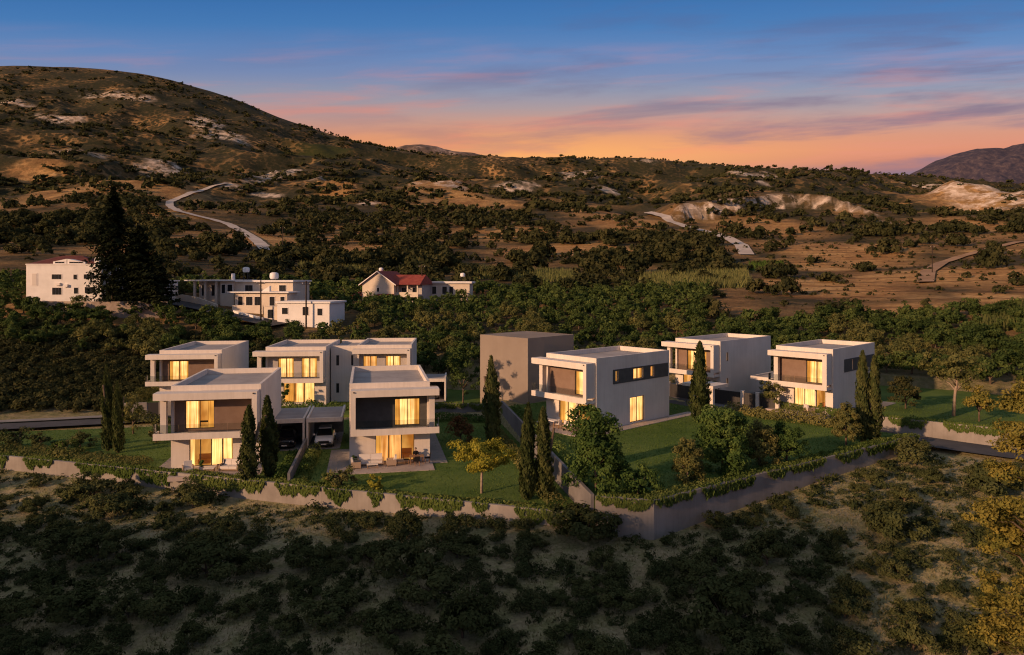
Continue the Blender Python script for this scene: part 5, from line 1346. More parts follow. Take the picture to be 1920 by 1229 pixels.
# reed beds in the valley
def reeds(pix, n, h, seed, label, mat='leaf_reed'):
    rng = np.random.RandomState(seed); pts = np.array([ray(*p)[:2] for p in pix]); lo, hi = pts.min(0), pts.max(0)
    x = rng.uniform(lo[0], hi[0], n); y = rng.uniform(lo[1], hi[1], n); ok = inside([tuple(p) for p in pts], x, y); x, y = x[ok], y[ok]; n = len(x)
    z = terr(x, y); a_ = rng.rand(n) * 6.283; w = rng.uniform(0.12, 0.28, n); hh = h * rng.uniform(0.6, 1.15, n); l1, l2 = rng.normal(size=(2, n)) * 0.5
    v = np.stack([np.stack([x - np.cos(a_) * w, y - np.sin(a_) * w, z], -1), np.stack([x + np.cos(a_) * w, y + np.sin(a_) * w, z], -1), np.stack([x + l1, y + l2, z + hh], -1)], 1).reshape(-1, 3)
    me = fast_mesh('reed_bed', v, np.arange(3 * n).reshape(-1, 3), np.repeat(np.clip(rng.normal(size=n) * .25 + .5, 0, 1), 3)); me.materials.append(MATS[mat])
    tag(link('reed_bed', me), label, None, None, 'stuff')
reeds([(1200, 520), (1400, 512), (1410, 540), (1200, 548)], 9000, 2.6, 1, 'bed of tall green reeds in the valley floor')
reeds([(860, 500), (1080, 512), (1080, 530), (860, 522)], 5000, 2.4, 2, 'strip of yellowing reeds behind the flat white house')
reeds([(560, 500), (700, 500), (700, 512), (560, 512)], 4000, 2.4, 3, 'yellowing crop strip behind the red roofed house')
reeds([(1840, 590), (1925, 575), (1925, 620), (1840, 625)], 4500, 2.4, 4, 'pale reed bed at the right hillside foot')
reeds([(1405, 492), (1470, 490), (1470, 505), (1405, 508)], 2600, 1.2, 5, 'small bright green field below the right hillside', 'leaf_turf')

# ------------------------------------------------------------------ village houses behind the orchard
def vwin(root, face, s0, s1, z0, z1, at, panes=2, frame='white_paint'):
    """window of an old house: recess, frame, dark panes"""
    def T(mb):
        mb.v = [(p[0], at - p[1], p[2]) if face == 'f' else (at + p[1], p[0], p[2]) for p in mb.v]; return mb
    w = T(MB().box(s0 - .08, s1 + .08, 0.002, 0.05, z0 - .08, z0).box(s0 - .08, s1 + .08, 0.002, 0.05, z1, z1 + .08).box(s0 - .08, s0, 0.002, .05, z0, z1).box(s1, s1 + .08, 0.002, .05, z0, z1)).build('window', frame, root)
    for k in range(panes):
        a = s0 + (s1 - s0) * k / panes; b2 = s0 + (s1 - s0) * (k + 1) / panes
        T(MB().box(a + .02, b2 - .02, 0.002, 0.03, z0, z1)).build('pane', 'window_dark', w)
    return w
def tank(label, x, y, z, s=1.0, stand=1.0):
    root = empty('water_tank', (x, y, z), 0, label, 'water tank')
    n = 12; prof = [(0, 0.0), (0.5, 0.0), (0.62, 0.2), (0.64, 0.6), (0.58, 0.85), (0.3, 0.98), (0.0, 1.0)]
    vs, fs = [], []
    for r_, h in prof:
        for k in range(n): vs.append((r_ * s * math.cos(2 * math.pi * k / n), r_ * s * math.sin(2 * math.pi * k / n), stand + h * s))
    for i in range(len(prof) - 1):
        for k in range(n): fs.append((i * n + k, i * n + (k + 1) % n, (i + 1) * n + (k + 1) % n, (i + 1) * n + k))
    MB().add(vs, fs).build('barrel', 'tank_white', root, True)
    for a, b2 in ((-.4, -.4), (.4, -.4), (.4, .4), (-.4, .4)):
        MB().box(a * s - .04, a * s + .04, b2 * s - .04, b2 * s + .04, -0.1, stand + .02).build('leg', 'frame_metal', root)
    return root

# white three bay house at the left
wx, wy, wz = -97.6, 143.0, 13.3
wh = empty('village_house', (wx, wy, wz), R(3), 'large white two storey house with low dark red roof by the tall conifers', 'house')
MB().prism([(0, 1.8), (1.1, 0), (15.6, 0), (15.6, 11), (0, 11)], -3.5, 6.35).build('wall', 'white_render', wh)
MB().prism([(-.12, 1.75), (1.05, -.12), (15.72, -.12), (15.72, 11.1), (-.12, 11.1)], 6.352, 6.55).build('cornice', 'white_render', wh)
MB().add([(0, 1.9, 6.55), (2.0, 0.6, 6.55), (14.6, .6, 6.55), (15.4, 10.8, 6.55), (0, 10.8, 6.55), (5.5, 4.5, 8.3), (9.5, 4.5, 8.3)],
         [(0, 1, 5), (1, 2, 6, 5), (2, 3, 6), (3, 4, 5, 6), (4, 0, 5)]).build('roof', 'brown_tile', wh)
for (a, b2) in ((6.0, 8.6), (8.75, 12.2)):
    d = MB().prism([(a, 0.45), (b2, 0.45), (b2, 2.6), (a, 2.6)], 6.551, [7.0, 7.55, 7.55, 7.0] if a < 7 else [7.55, 6.85, 6.85, 7.55]).build('dormer', 'white_render', wh)
    vwin(d, 'f', a + .4, b2 - .4, 6.68, 6.98, 0.45, 3)
for (a, b2, z0, z1, n_) in ((6.0, 7.9, 3.5, 4.45, 3), (10.2, 10.9, 3.45, 4.4, 1), (12.2, 14.3, 3.55, 4.45, 4), (6.1, 7.9, 0.4, 1.8, 3), (10.3, 11.1, .6, 1.8, 1), (12.4, 14.4, .7, 1.9, 3)):
    vwin(wh, 'f', a, b2, z0, z1, 0.0, n_)
d = MB().box(1.9, 3.3, -.06, -.002, 2.2, 4.7).build('shutter', 'white_paint', wh); MB().box(2.25, 3.1, -.09, -.061, 2.3, 4.6).build('pane', 'cream_cloth', d)
MB().box(13.6, 14.5, 1.2, 2.0, 6.55, 7.9).build('chimney', 'white_render', wh)
MB().box(6.9, 7.7, -.4, -.005, 2.25, 2.75).build('air_conditioner', 'white_paint', wh)
MB().box(8.4, 9.2, -.4, -.005, 1.95, 2.45).build('air_conditioner', 'white_paint', wh)
wh2 = empty('village_house', (-80.5, 147.5, 12.9), R(3), 'low white annex seen under the tall conifers', 'house')
MB().box(0, 9, 0, 7, -3, 3.4).build('wall', 'white_render', wh2); MB().box(-.3, 9.3, -.6, 7.3, 3.402, 3.65).build('roof', 'white_render', wh2)
for a in (1.0, 3.6, 6.4): vwin(wh2, 'f', a, a + 1.3, 0.9, 2.5, 0.0, 2)
wall_run('stone_wall', [(-92, 139.5), (-80, 137.0), (-71, 137.5), (-66.5, 139.0)], 6.0, 12.55, 0.5, 'stone_wall', 'old stone terrace wall below the white village house')

# long bungalow with deep flat roof, built against the slope
bz = 13.0
bg_ = empty('village_house', (-68.0, 152.5, bz), R(-6), 'long cream bungalow with overhanging flat roof and pillared porch', 'house')
MB().box(0.8, 6.3, 1.8, 10, -3, 3.35).build('wall', 'cream_render', bg_); MB().box(6.3, 9.3, 0.4, 10, -3, 3.3).build('wall', 'cream_render', bg_); MB().box(9.3, 22.0, 1.0, 10, -3, 3.2).build('wall', 'cream_render', bg_)
MB().box(-1.2, 9.6, -0.6, 10.4, 3.352, 3.62).build('roof', 'white_render', bg_); MB().box(9.602, 22.4, 0.2, 10.4, 3.202, 3.55).build('roof', 'white_render', bg_)
for x in (0.5, 2.9, 5.3): MB().box(x, x + .45, 0, .45, -1.5, 3.35).build('pillar', 'cream_render', bg_)
for (a, b2, at) in ((1.4, 2.4, 1.8), (3.6, 5.0, 1.8)): vwin(bg_, 'f', a, b2, 0.2, 2.5, at, 2)
for (a, b2) in ((6.6, 7.4), (7.9, 9.0)): vwin(bg_, 'f', a, b2, 0.8, 2.6, 0.4, 1)
for (a, b2) in ((11.5, 13.2), (19.0, 20.5)): vwin(bg_, 'f', a, b2, 1.2, 2.5, 1.0, 2)
lo_ = empty('village_house', (-58.2, 147.5, 10.9), R(-6), 'cream lower storey with arched windows under the long bungalow', 'house')
MB().box(1.5, 12.6, 0, 5.2, -3, 3.1).build('wall', 'cream_render', lo_); MB().box(0.2, 13.2, -0.7, 5.3, 3.102, 3.35).build('roof', 'white_render', lo_)
MB().box(1.5, 8.0, -1.2, -0.9, -2.0, 0.6).build('parapet', 'cream_render', lo_)
for (a, b2, n_) in ((2.2, 3.2, 1), (3.9, 5.3, 2), (5.7, 6.9, 2), (8.9, 10.0, 1), (11.2, 12.1, 1)): vwin(lo_, 'f', a, b2, 0.5, 2.3, 0.0, n_)
MB().prism([(6.9, .6), (8.6, .6), (8.6, 1.4), (6.9, 1.4)], 3.352, [3.4, 4.5, 4.5, 3.4]).build('solar_panel', 'white_paint', lo_)
fl = empty('village_house', (-45.2, 138.6, 8.6), R(-9), 'low white flat roofed building with two dark windows beside the utility pole', 'house')
MB().box(0, 10.6, 0, 7.5, -4, 3.6).build('wall', 'white_render', fl); MB().box(-.25, 10.9, -.3, 7.8, 3.602, 3.95).build('roof', 'white_render', fl)
MB().box(-3.4, -.01, 1.2, 5, -4, 2.9).build('porch', 'cream_render', fl)
vwin(fl, 'f', 1.0, 2.2, 1.5, 2.7, 0.0, 1); vwin(fl, 'f', 5.2, 6.4, 1.3, 2.9, 0.0, 1); vwin(fl, 'f', 8.2, 9.2, 1.3, 2.6, 0.0, 1)
vwin(fl, 'f', -2.6, -1.4, 0.6, 2.3, 1.2, 2)
tank('white water tank on a tall stand above the long bungalow', -57.6, 156, bz + 3.55, 1.15, 1.7)
tank('white water tank low on the bungalow roof edge', -51.2, 155, bz + 3.55, 1.5, 0.2)
o = MB().tube([(0, 0, 0), (0, 0, 1.5)], [0.4, 0.4], 10).build('chimney_pipe', 'tank_white'); o.location = (-60.8, 157, bz + 3.5); tag(o, 'stubby white chimney pipe on the long bungalow roof', 'chimney')

# gabled house with red roof
rd = empty('village_house', (-37.0, 178.0, 9.6), R(-14), 'two storey cream house with red gabled roof and open balconies', 'house')
MB().box(0, 8.4, 0, 11, -3, 6.0).build('wall', 'cream_render', rd)
MB().add([(0, 0, 6), (8.4, 0, 6), (4.2, 0, 8.9), (0, 11, 6), (8.4, 11, 6), (4.2, 11, 8.9)], [(0, 1, 2), (4, 3, 5), (0, 3, 4, 1), (0, 2, 5, 3), (1, 4, 5, 2)]).build('gable', 'cream_render', rd)
MB().add([(-.7, -.6, 5.72), (4.2, -.6, 9.12), (4.2, 11.6, 9.12), (-.7, 11.6, 5.72), (-.7, -.6, 5.54), (4.2, -.6, 8.92), (4.2, 11.6, 8.92), (-.7, 11.6, 5.54)], [(0, 1, 2, 3), (4, 7, 6, 5), (0, 4, 5, 1), (0, 3, 7, 4)]).build('roof', 'red_tile', rd)
MB().add([(9.1, -.6, 5.72), (4.2, -.6, 9.12), (4.2, 11.6, 9.12), (9.1, 11.6, 5.72), (9.1, -.6, 5.54), (4.2, -.6, 8.92), (4.2, 11.6, 8.92), (9.1, 11.6, 5.54)], [(3, 2, 1, 0), (4, 5, 6, 7), (1, 5, 4, 0), (0, 4, 7, 3)]).build('roof', 'red_tile', rd)
for s_ in (0, 1):
    a, b2 = ((-.72, 5.5), (4.2, 8.9)) if s_ == 0 else ((9.12, 5.5), (4.2, 8.9))
    MB().add([(a[0], -.66, a[1]), (b2[0], -.66, b2[1]), (b2[0], -.66, b2[1] + .25), (a[0], -.66, a[1] + .25), (a[0], -.602, a[1]), (b2[0], -.602, b2[1]), (b2[0], -.602, b2[1] + .25), (a[0], -.602, a[1] + .25)],
             [(0, 1, 2, 3), (4, 7, 6, 5), (3, 2, 6, 7), (0, 4, 5, 1)]).build('bargeboard', 'white_paint', rd)
vwin(rd, 'f', 3.9, 4.5, 4.0, 5.0, 0, 1)
# balcony wing on the right
MB().box(8.41, 14.5, 3.0, 10, -3, 5.8).build('wall', 'stucco_grey', rd)
MB().box(8.41, 14.2, 1.2, 2.99, 2.7, 2.95).build('balcony', 'cream_render', rd); MB().box(8.41, 14.2, 1.2, 1.35, 2.951, 3.9).build('balcony_wall', 'cream_render', rd)
for x in (8.6, 11.2, 13.8): MB().box(x, x + .3, 1.36, 1.66, -3, 5.7).build('pillar', 'cream_render', rd)
MB().add([(8.2, 0.6, 5.75), (14.9, 0.6, 5.75), (14.4, 6.0, 8.2), (5.0, 6.0, 8.2), (14.9, 11, 5.75), (8.2, 11, 5.75)], [(0, 1, 2, 3), (1, 4, 2), (4, 5, 3, 2)]).build('roof', 'red_tile', rd)
for (a, b2) in ((9.2, 10.4), (12.0, 13.2)): vwin(rd, 'f', a, b2, 3.6, 5.0, 3.0, 2)
MB().add([(2.6, -3.2, 2.3), (8.8, -3.2, 2.3), (8.4, -.01, 3.5), (4.2, -.01, 3.5), (2.6, -3.2, 2.15), (8.8, -3.2, 2.15), (8.4, -.01, 3.3), (4.2, -.01, 3.3)], [(0, 1, 2, 3), (4, 7, 6, 5), (0, 4, 5, 1), (1, 5, 6, 2), (0, 3, 7, 4)]).build('porch_roof', 'red_tile', rd)
MB().add([(-6.2, 0.5, 2.6), (-.02, 0.5, 2.6), (-.02, 5, 3.8), (-6.2, 5, 3.8), (-6.2, 0.5, 2.45), (-.02, 0.5, 2.45), (-.02, 5, 3.6), (-6.2, 5, 3.6)], [(0, 1, 2, 3), (4, 7, 6, 5), (0, 4, 5, 1), (0, 3, 7, 4)]).build('lean_to_roof', 'red_tile', rd)
MB().box(-6.0, -.02, 1.2, 5, -3, 2.6).build('lean_to_wall', 'cream_render', rd)
tank('white water tank on the ridge of the red roof', -33.0, 181.5, 18.2, 0.9, 0.5)
fw = empty('village_house', (-22.8, 184.0, 12.0), R(-3), 'low pale house with long flat white roof right of the red roofed house', 'house')
MB().box(0, 12, 0, 8, -4, 3.6).build('wall', 'cream_render', fw); MB().box(-.4, 12.6, -.5, 8.4, 3.602, 4.1).build('roof', 'white_render', fw)
for (a, b2) in ((0.6, 1.7), (2.4, 3.5), (5.0, 6.2), (6.8, 7.8)): vwin(fw, 'f', a, b2, 0.9, 2.8, 0.0, 1)
tank('white water tank on the long flat white roof', -12.8, 187, 16.1, 1.0, 1.2)
# roadside wall, poles, wires
wall_run('roadside_wall', [(-80, 156.0), (-71.5, 154.0), (-66.0, 150.6), (-60.5, 147.6)], 9.0, [13.9, 13.6, 13.0, 11.6], 0.3, 'cream_render', 'cream roadside wall stepping down to the long bungalow')
wall_run('roadside_wall', [(-55.5, 143.2), (-48.0, 138.4)], 6.5, [10.6, 9.4], 0.35, 'white_render', 'white wall beside the low flat building drive')
def pole(label, px, y_top, y_base, D):
    x = (px - 960) / F_PX * D; z0 = tz(x, D); zt = CAM_H - (y_top - HZ) / F_PX * D
    root = empty('utility_pole', (x, D, z0), 0.2, label, 'utility pole')
    MB().tube([(0, 0, -0.5), (0, 0, zt - z0)], [0.17, 0.12], 8).build('post', 'pole_wood', root)
    MB().box(-.8, .8, -.06, .06, zt - z0 - .7, zt - z0 - .58).build('crossarm', 'pole_wood', root)
    for a in (-.7, 0, .7): MB().tube([(a, 0, zt - z0 - .58), (a, 0, zt - z0 - .35)], [.05, .04], 6).build('insulator', 'tank_white', root)
pole('dark utility pole in front of the arched lower storey', 489, 526, 585, 138.5)
pole('dark utility pole beside the low white flat roofed building', 574, 527, 596, 136.5)
pole('slim utility pole at the corner of the red roofed house', 791, 496, 560, 180)
pole('thin utility pole beside the upper end of the village street', 321, 530, 558, 147)
pole('lonely utility pole on the slope beside the left dirt track', 530, 425, 460, 262)
pole('pale lamp pole at the bend of the dusty track', 1748, 460, 492, 235)

# ------------------------------------------------------------------ cars
def car(label, loc, rz, paint, L=4.6, W=1.9, H=1.66, name='parked_car'):
    """front faces local -y"""
    root = empty(name, loc, rz, label, 'car')
    st = [(0.00, 0.50, 0.62, .80), (0.10, 0.36, 0.80, .90), (0.35, 0.30, 0.93, .97), (1.15, 0.27, 1.02, 1.0), (1.35, 0.27, 1.05, 1.0), (2.6, .27, 1.04, 1.0), (3.9, .28, 1.05, 1.0), (4.3, .32, 1.02, .97), (4.55, .42, .92, .9), (4.6, .55, .8, .85)]
    vs, fs = [], []
    for (y, z0, z1, w) in st:
        h = W / 2 * w
        vs += [(-h * .94, y - L / 2, z0), (-h, y - L / 2, z0 + (z1 - z0) * .45), (-h * .95, y - L / 2, z1 - .04), (-h * .80, y - L / 2, z1), (h * .80, y - L / 2, z1), (h * .95, y - L / 2, z1 - .04), (h, y - L / 2, z0 + (z1 - z0) * .45), (h * .94, y - L / 2, z0)]
    for i in range(len(st) - 1):
        for k in range(8): fs.append((i * 8 + k, i * 8 + (k + 1) % 8, (i + 1) * 8 + (k + 1) % 8, (i + 1) * 8 + k))
    fs += [tuple(range(8)), tuple(8 * (len(st) - 1) + k for k in range(8))[::-1]]
    MB().add(vs, fs).build('body', paint, root, True)
    # cabin: dark glasshouse with painted roof
    cab = [(1.20, 1.03, .80), (2.05, H - .09, .64), (3.6, H - .07, .63), (4.35, 1.05, .74)]
    v2 = []
    for (y, z, w) in cab: v2 += [(-W / 2 * w, y - L / 2, z), (W / 2 * w, y - L / 2, z)]
    lowv = [(-W / 2 * .86, 1.25 - L / 2, 1.0), (W / 2 * .86, 1.25 - L / 2, 1.0), (W / 2 * .86, 4.3 - L / 2, 1.0), (-W / 2 * .86, 4.3 - L / 2, 1.0)]
    MB().add([v2[0], v2[1], v2[3], v2[2]], [(0, 1, 2, 3)]).build('windscreen', 'car_glass', root)
    MB().add([v2[4], v2[5], v2[7], v2[6]], [(0, 1, 2, 3)]).build('rear_window', 'car_glass', root)
    MB().add([lowv[0], v2[2], v2[4], lowv[3]], [(0, 1, 2, 3)]).build('side_window', 'car_glass', root)
    MB().add([lowv[1], lowv[2], v2[5], v2[3]], [(0, 1, 2, 3)]).build('side_window', 'car_glass', root)
    MB().prism([(v2[2][0] - .02, v2[2][1]), (v2[3][0] + .02, v2[3][1]), (v2[5][0] + .02, v2[5][1]), (v2[4][0] - .02, v2[4][1])], H - .085, H).build('roof', paint, root)
    for s in (-1, 1):
        MB().box(s * .58 - .02, s * .58 + .02, 2.1 - L / 2, 3.5 - L / 2, H + .002, H + .05).build('roof_rail', 'chrome', root)
        x = s * .66
        MB().add([(x - .2, -L / 2 + .045, .62), (x + .2, -L / 2 + .12, .64), (x + .22, -L / 2 + .15, .80), (x - .2, -L / 2 + .06, .76)] if s > 0 else [(x - .2, -L / 2 + .12, .64), (x + .2, -L / 2 + .045, .62), (x + .2, -L / 2 + .06, .76), (x - .22, -L / 2 + .15, .80)], [(0, 1, 2, 3)]).build('headlight', 'lamp_lens', root)
        MB().box(s * (W / 2 + .08) - .1, s * (W / 2 + .08) + .1, 1.45 - L / 2, 1.6 - L / 2, 1.02, 1.18).build('mirror', paint, root)
        for y in (.85, 3.65):
            wl = MB().tube([(s * (W / 2 - .24), y - L / 2, .35), (s * (W / 2 + .01), y - L / 2, .35)], [.35, .35], 18).build('wheel', 'tyre', root)
            MB().tube([(s * (W / 2 + .012), y - L / 2, .35), (s * (W / 2 + .03), y - L / 2, .35)], [.22, .2], 14).build('rim', 'chrome', wl)
    MB().box(-.52, .52, -L / 2 - .015, -L / 2 + .1, .48, .72).build('grille', 'car_plastic', root)
    MB().box(-.80, .80, -L / 2 - .03, -L / 2 + .14, .27, .42).build('bumper', 'car_plastic', root)
    MB().box(-.26, .26, -L / 2 - .05, -L / 2 - .031, .34, .45).build('number_plate', 'white_paint', root)
    return root
def cport(loc, rot, dx, dy):
    a = R(rot); return (loc[0] + dx * math.cos(a) - dy * math.sin(a), loc[1] + dx * math.sin(a) + dy * math.cos(a), loc[2] + 0.03)
car('white car parked nose out under the right carport', cport((-20.75, 72.6, 0), 10.5, 1.75, 1.6), R(10.5), 'car_white')
car('black car parked nose out under the left carport', cport((-24.6, 71.9, 0), 10.5, 1.85, 1.7), R(10.5), 'car_black')
car('grey car half hidden under the twin villa carport', cport((-12.6, 96.6, .6), 4, 1.8, 2.6), R(4), 'car_grey')
car('pale grey car in the shade of the low yard canopy', cport((30.8, 93, 1.5), -46, 2.0, 3.0), R(-46), 'car_grey')

# ------------------------------------------------------------------ terrace furniture
def place_local(house, x, y): 
    lx, ly, lz, rot = house; a = R(rot); return (lx + x * math.cos(a) - y * math.sin(a), ly + x * math.sin(a) + y * math.cos(a), lz)
HB, HA, HC, HE = (-14.9, 66, 0.06, 11.3), (-30.6, 64.6, 0.06, 9.5), (3.75, 78.5, 1.56, -48), (31.6, 86.2, 1.81, -46.5)
def furn(name, label, cat, house, x, y, turn=0): return empty(name, place_local(house, x, y), R(house[3] + turn), label, cat)
def sofa(label, house, x, y, turn, W=2.3, name='sofa', arms=True):
    r_ = furn(name, label, 'sofa' if W > 1.4 else 'armchair', house, x, y, turn)
    MB().box(-W / 2, W / 2, -.42, .42, .10, .22).build('frame', 'wicker', r_)
    n = 2 if W > 1.4 else 1
    for k in range(n):
        a = -W / 2 + .1 + (W - .2) * k / n; b2 = -W / 2 + .1 + (W - .2) * (k + 1) / n
        MB().box(a + .01, b2 - .01, -.42, .30, .225, .44).build('seat_cushion', 'cream_cloth', r_)
        MB().add([(a + .01, .20, .445), (b2 - .01, .20, .445), (b2 - .01, .44, .445), (a + .01, .44, .445), (a + .01, .32, .92), (b2 - .01, .32, .92), (b2 - .01, .48, .92), (a + .01, .48, .92)], [(0, 3, 2, 1), (4, 5, 6, 7), (0, 1, 5, 4), (1, 2, 6, 5), (2, 3, 7, 6), (3, 0, 4, 7)]).build('back_cushion', 'cream_cloth', r_)
    if arms:
        for s in (-1, 1): MB().box(s * (W / 2 - .04) - .045, s * (W / 2 - .04) + .045, -.42, .44, .221, .60).build('arm', 'wicker', r_)
    for a in (-W / 2 + .06, W / 2 - .06):
        for b2 in (-.36, .36): MB().box(a - .03, a + .03, b2 - .03, b2 + .03, 0, .10).build('leg', 'wood', r_)
    return r_
def table(label, house, x, y, turn, W, D_, h, name='coffee_table', mat='cream_cloth', cat='table'):
    r_ = furn(name, label, cat, house, x, y, turn)
    MB().box(-W / 2, W / 2, -D_ / 2, D_ / 2, h - .06, h).build('tabletop', mat, r_)
    for a in (-W / 2 + .08, W / 2 - .08):
        for b2 in (-D_ / 2 + .08, D_ / 2 - .08): MB().box(a - .03, a + .03, b2 - .03, b2 + .03, 0, h - .06).build('leg', 'wood', r_)
    return r_
def chair(label, house, x, y, turn, mat='black_cloth'):
    r_ = furn('chair', label, 'chair', house, x, y, turn)
    MB().box(-.24, .24, -.24, .24, .42, .47).build('seat', mat, r_)
    MB().add([(-.24, .2, .47), (.24, .2, .47), (.24, .25, .47), (-.24, .25, .47), (-.24, .27, .9), (.24, .27, .9), (.24, .31, .9), (-.24, .31, .9)], [(0, 3, 2, 1), (4, 5, 6, 7), (0, 1, 5, 4), (1, 2, 6, 5), (2, 3, 7, 6), (3, 0, 4, 7)]).build('backrest', mat, r_)
    for a in (-.2, .2):
        for b2 in (-.2, .2): MB().box(a - .02, a + .02, b2 - .02, b2 + .02, 0, .42).build('leg', 'wood', r_)
    return r_
def pot_plant(label, house, x, y, seed, s=0.4):
    p = place_local(house, x, y); r_ = empty('potted_plant', p, 0, label, 'plant')
    MB().tube([(0, 0, 0), (0, 0, .35)], [.16, .21], 12).build('pot', 'cream_cloth', r_)
    link('foliage', crown_mesh('foliage', 'leaf_garden', seed, 8, 40, .14, s * .8, s * .8, s, .35 + s, .5, .3, lo=-1), r_)
sofa('long white two seat sofa against the terrace wall', HB, 1.9, -0.65, 0, 2.3)
table('low pale coffee table in front of the long sofa', HB, 2.05, -1.75, 0, 1.0, .6, .38)
sofa('cream armchair turned sideways at the end of the long sofa', HB, 3.75, -1.2, -90, .85, 'armchair')
sofa('white armchair at the left corner of the furnished terrace', HB, .62, -1.5, 90, .8, 'armchair')
table('low pale bench before the tall curtains', HB, 4.7, -.75, 0, .95, .4, .42, 'bench', 'cream_cloth', 'bench')
table('wooden dining table on the furnished terrace', HB, 6.05, -1.05, 0, 1.3, .8, .74, 'dining_table', 'wood')
chair('black dining chair at the left end of the dining table', HB, 5.1, -1.05, 90)
chair('black dining chair in front of the dining table', HB, 6.05, -1.75, 180)
chair('black dining chair behind the dining table under the seated person', HB, 6.0, -.42, 0)
chair('black dining chair set apart by the right wall edge', HB, 7.05, -.8, -90)
pot_plant('potted plant beside the left armchair of the furnished terrace', HB, .5, -.5, 951, .3)
sofa('white garden sofa half hidden by the cypress', HA, 5.4, -1.6, -12, 1.7)
table('low white table on the cypress villa terrace', HA, 3.7, -1.9, 0, .9, .6, .38)
sofa('white garden armchair left on the cypress villa terrace', HA, 1.9, -1.7, 20, .9, 'armchair')
chair('dark slatted chair beside the low white table', HA, 4.5, -1.2, -60)
pot_plant('leafy potted plant on the cypress villa terrace', HA, 2.9, -1.3, 952, .32)
table('white outdoor dining table of the corner villa', HC, 2.6, -1.9, 0, 1.7, .9, .74, 'dining_table', 'white_paint')
for k, (a, b2, tr, tx_) in enumerate(((1.5, -1.9, 90, 'at the left end of'), (3.7, -1.9, -90, 'at the right end of'), (2.3, -2.7, 180, 'on the lawn side of'), (2.6, -1.1, 0, 'on the house side of'))):
    chair('white chair %s the white outdoor dining table' % tx_, HC, a, b2, tr, 'cream_cloth')
sofa('pale low sofa outside the open door of the corner villa', HC, 5.2, -1.6, 160, 1.7)
sofa('pale armchair on the terrace above the creeper wall', HE, 4.6, -1.3, 150, .9, 'armchair')
pot_plant('dark potted plant outside the creeper wall villa door', HE, 5.7, -.8, 953, .35)
# furniture seen through open panes
for (lab, H_, x, y) in (('tan sofa inside the lit room of the taupe loggia villa', HA, 2.6, 1.2), ('tan sofa inside the lit room of the charcoal loggia villa', HB, 5.2, 1.35), ('brown sofa inside the lit room above the creeper wall', HE, 5.4, 1.3)):
    r_ = furn('indoor_sofa', lab, 'sofa', H_, x, y, 0)
    MB().box(-.55, .55, -.35, .35, .12, .42).build('seat', 'room_wood', r_); MB().box(-.55, .55, .15, .35, .421, .85).build('backrest', 'room_wood', r_)
    MB().box(-.5, .5, -.3, .3, 0, .119).build('base', 'wood', r_)
r_ = furn('desk', 'small dark desk inside the upper lit window of the taupe loggia villa', 'desk', (-30.6, 64.6, 3.22, 9.5), 2.6, 1.2)
MB().box(-.5, .5, -.3, .3, .70, .75).build('desktop', 'black_cloth', r_)
for a in (-.45, .45): MB().box(a - .03, a + .03, -.25, .25, 0, .70).build('leg', 'black_cloth', r_)

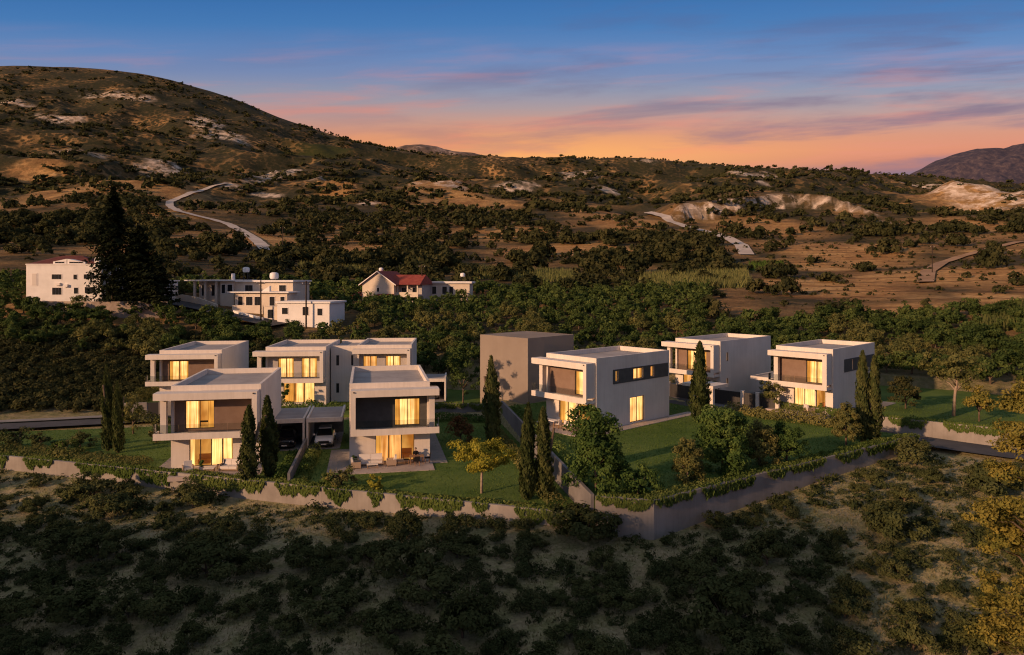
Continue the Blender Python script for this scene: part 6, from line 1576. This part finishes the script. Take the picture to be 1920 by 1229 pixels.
# ------------------------------------------------------------------ the person at the dining table
def person(label, house, x, y, turn):
    r_ = furn('person', label, 'person', house, x, y, turn)
    J = {}; E = []; Rr = []
    vv = []
    def j(n, p, r1, r2=None):
        J[n] = len(vv); vv.append(p); Rr.append((r1, r2 or r1))
    j('pelvis', (0, .02, .54), .15, .12); j('waist', (0, .0, .70), .135, .105); j('chest', (0, -.03, .92), .165, .115); j('neck0', (0, -.05, 1.06), .07); j('neck', (0, -.07, 1.12), .05); j('head0', (0, -.09, 1.19), .075, .085); j('head1', (0, -.095, 1.28), .085, .095); j('crown', (0, -.08, 1.35), .05, .055)
    for a, b2 in (('pelvis', 'waist'), ('waist', 'chest'), ('chest', 'neck0'), ('neck0', 'neck'), ('neck', 'head0'), ('head0', 'head1'), ('head1', 'crown')): E.append((J[a], J[b2]))
    for s, nm in ((-1, 'l'), (1, 'r')):
        j('sh' + nm, (s * .19, -.03, 1.0), .065); j('el' + nm, (s * .25, -.17, .80), .045); j('wr' + nm, (s * .16, -.42, .80), .03); j('ha' + nm, (s * .13, -.50, .80), .035, .018)
        j('hip' + nm, (s * .1, -.05, .54), .095); j('kn' + nm, (s * .13, -.45, .52), .06); j('an' + nm, (s * .13, -.45, .09), .038); j('to' + nm, (s * .14, -.62, .04), .032)
        for a, b2 in (('chest', 'sh' + nm), ('sh' + nm, 'el' + nm), ('el' + nm, 'wr' + nm), ('wr' + nm, 'ha' + nm), ('pelvis', 'hip' + nm), ('hip' + nm, 'kn' + nm), ('kn' + nm, 'an' + nm), ('an' + nm, 'to' + nm)): E.append((J[a], J[b2]))
        for k in range(4):                      # four fingers and a thumb
            q = (s * (.13 + (k - 1.5) * .017), -.545, .80 - abs(k - 1.5) * .002); j('f%s%d' % (nm, k), q, .008); j('g%s%d' % (nm, k), (q[0], q[1] - .035 + abs(k - 1.2) * .006, .785), .007)
            E.append((J['ha' + nm], J['f%s%d' % (nm, k)])); E.append((J['f%s%d' % (nm, k)], J['g%s%d' % (nm, k)]))
        j('t' + nm, (s * .095, -.50, .80), .009); E.append((J['ha' + nm], J['t' + nm]))
    me = bpy.data.meshes.new('body'); me.from_pydata(vv, E, []); me.update()
    o = link('body', me, r_)
    for mname in ('black_cloth', 'skin'): me.materials.append(MATS[mname])
    sk = o.modifiers.new('skin', 'SKIN'); sk.use_smooth_shade = True
    for i, d in enumerate(me.skin_vertices[0].data): d.radius = Rr[i]; d.use_root = (i == 0)
    ss = o.modifiers.new('sub', 'SUBSURF'); ss.levels = 1; ss.render_levels = 1
    dg = bpy.context.evaluated_depsgraph_get(); ev = bpy.data.meshes.new_from_object(o.evaluated_get(dg))
    o.modifiers.clear(); o.data = ev
    if len(ev.materials) < 2:
        ev.materials.clear(); [ev.materials.append(MATS[q]) for q in ('black_cloth', 'skin')]
    for p in ev.polygons:
        c = p.center; p.material_index = 1 if (c.z > 1.09 or (c.y < -.40 and c.z > .7)) else 0
    # nose, eyes, hair
    MB().add([(-.016, -.182, 1.235), (.016, -.182, 1.235), (0, -.208, 1.235), (0, -.184, 1.285)], [(0, 1, 2), (0, 2, 3), (2, 1, 3), (0, 3, 1)]).build('nose', 'skin', r_)
    for s in (-1, 1): MB().tube([(s * .034, -.176, 1.283), (s * .034, -.188, 1.283)], [.011, .008], 8).build('eye', 'hair', r_); MB().box(s * .088 - .008, s * .088 + .008, -.11, -.07, 1.235, 1.29).build('ear', 'skin', r_)
    MB().box(-.025, .025, -.186, -.176, 1.205, 1.213).build('mouth', 'hair', r_)
    vs, fs = [], []; n = 14
    for i in range(6):
        th = math.pi / 2 * i / 5
        for k in range(n):
            a_ = 2 * math.pi * k / n; back = .045 if math.sin(a_) > 0 else 0
            vs.append((.098 * math.cos(th) * math.cos(a_), -.085 + .108 * math.cos(th) * math.sin(a_), 1.295 - back * math.cos(th) * 1.2 + .088 * math.sin(th)))
    for i in range(5):
        for k in range(n): fs.append((i * n + k, i * n + (k + 1) % n, (i + 1) * n + (k + 1) % n, (i + 1) * n + k))
    MB().add(vs, fs).build('hair', 'hair', r_, True)
person('person in dark clothes seated at the wooden dining table', HB, 6.0, -.42, 0)
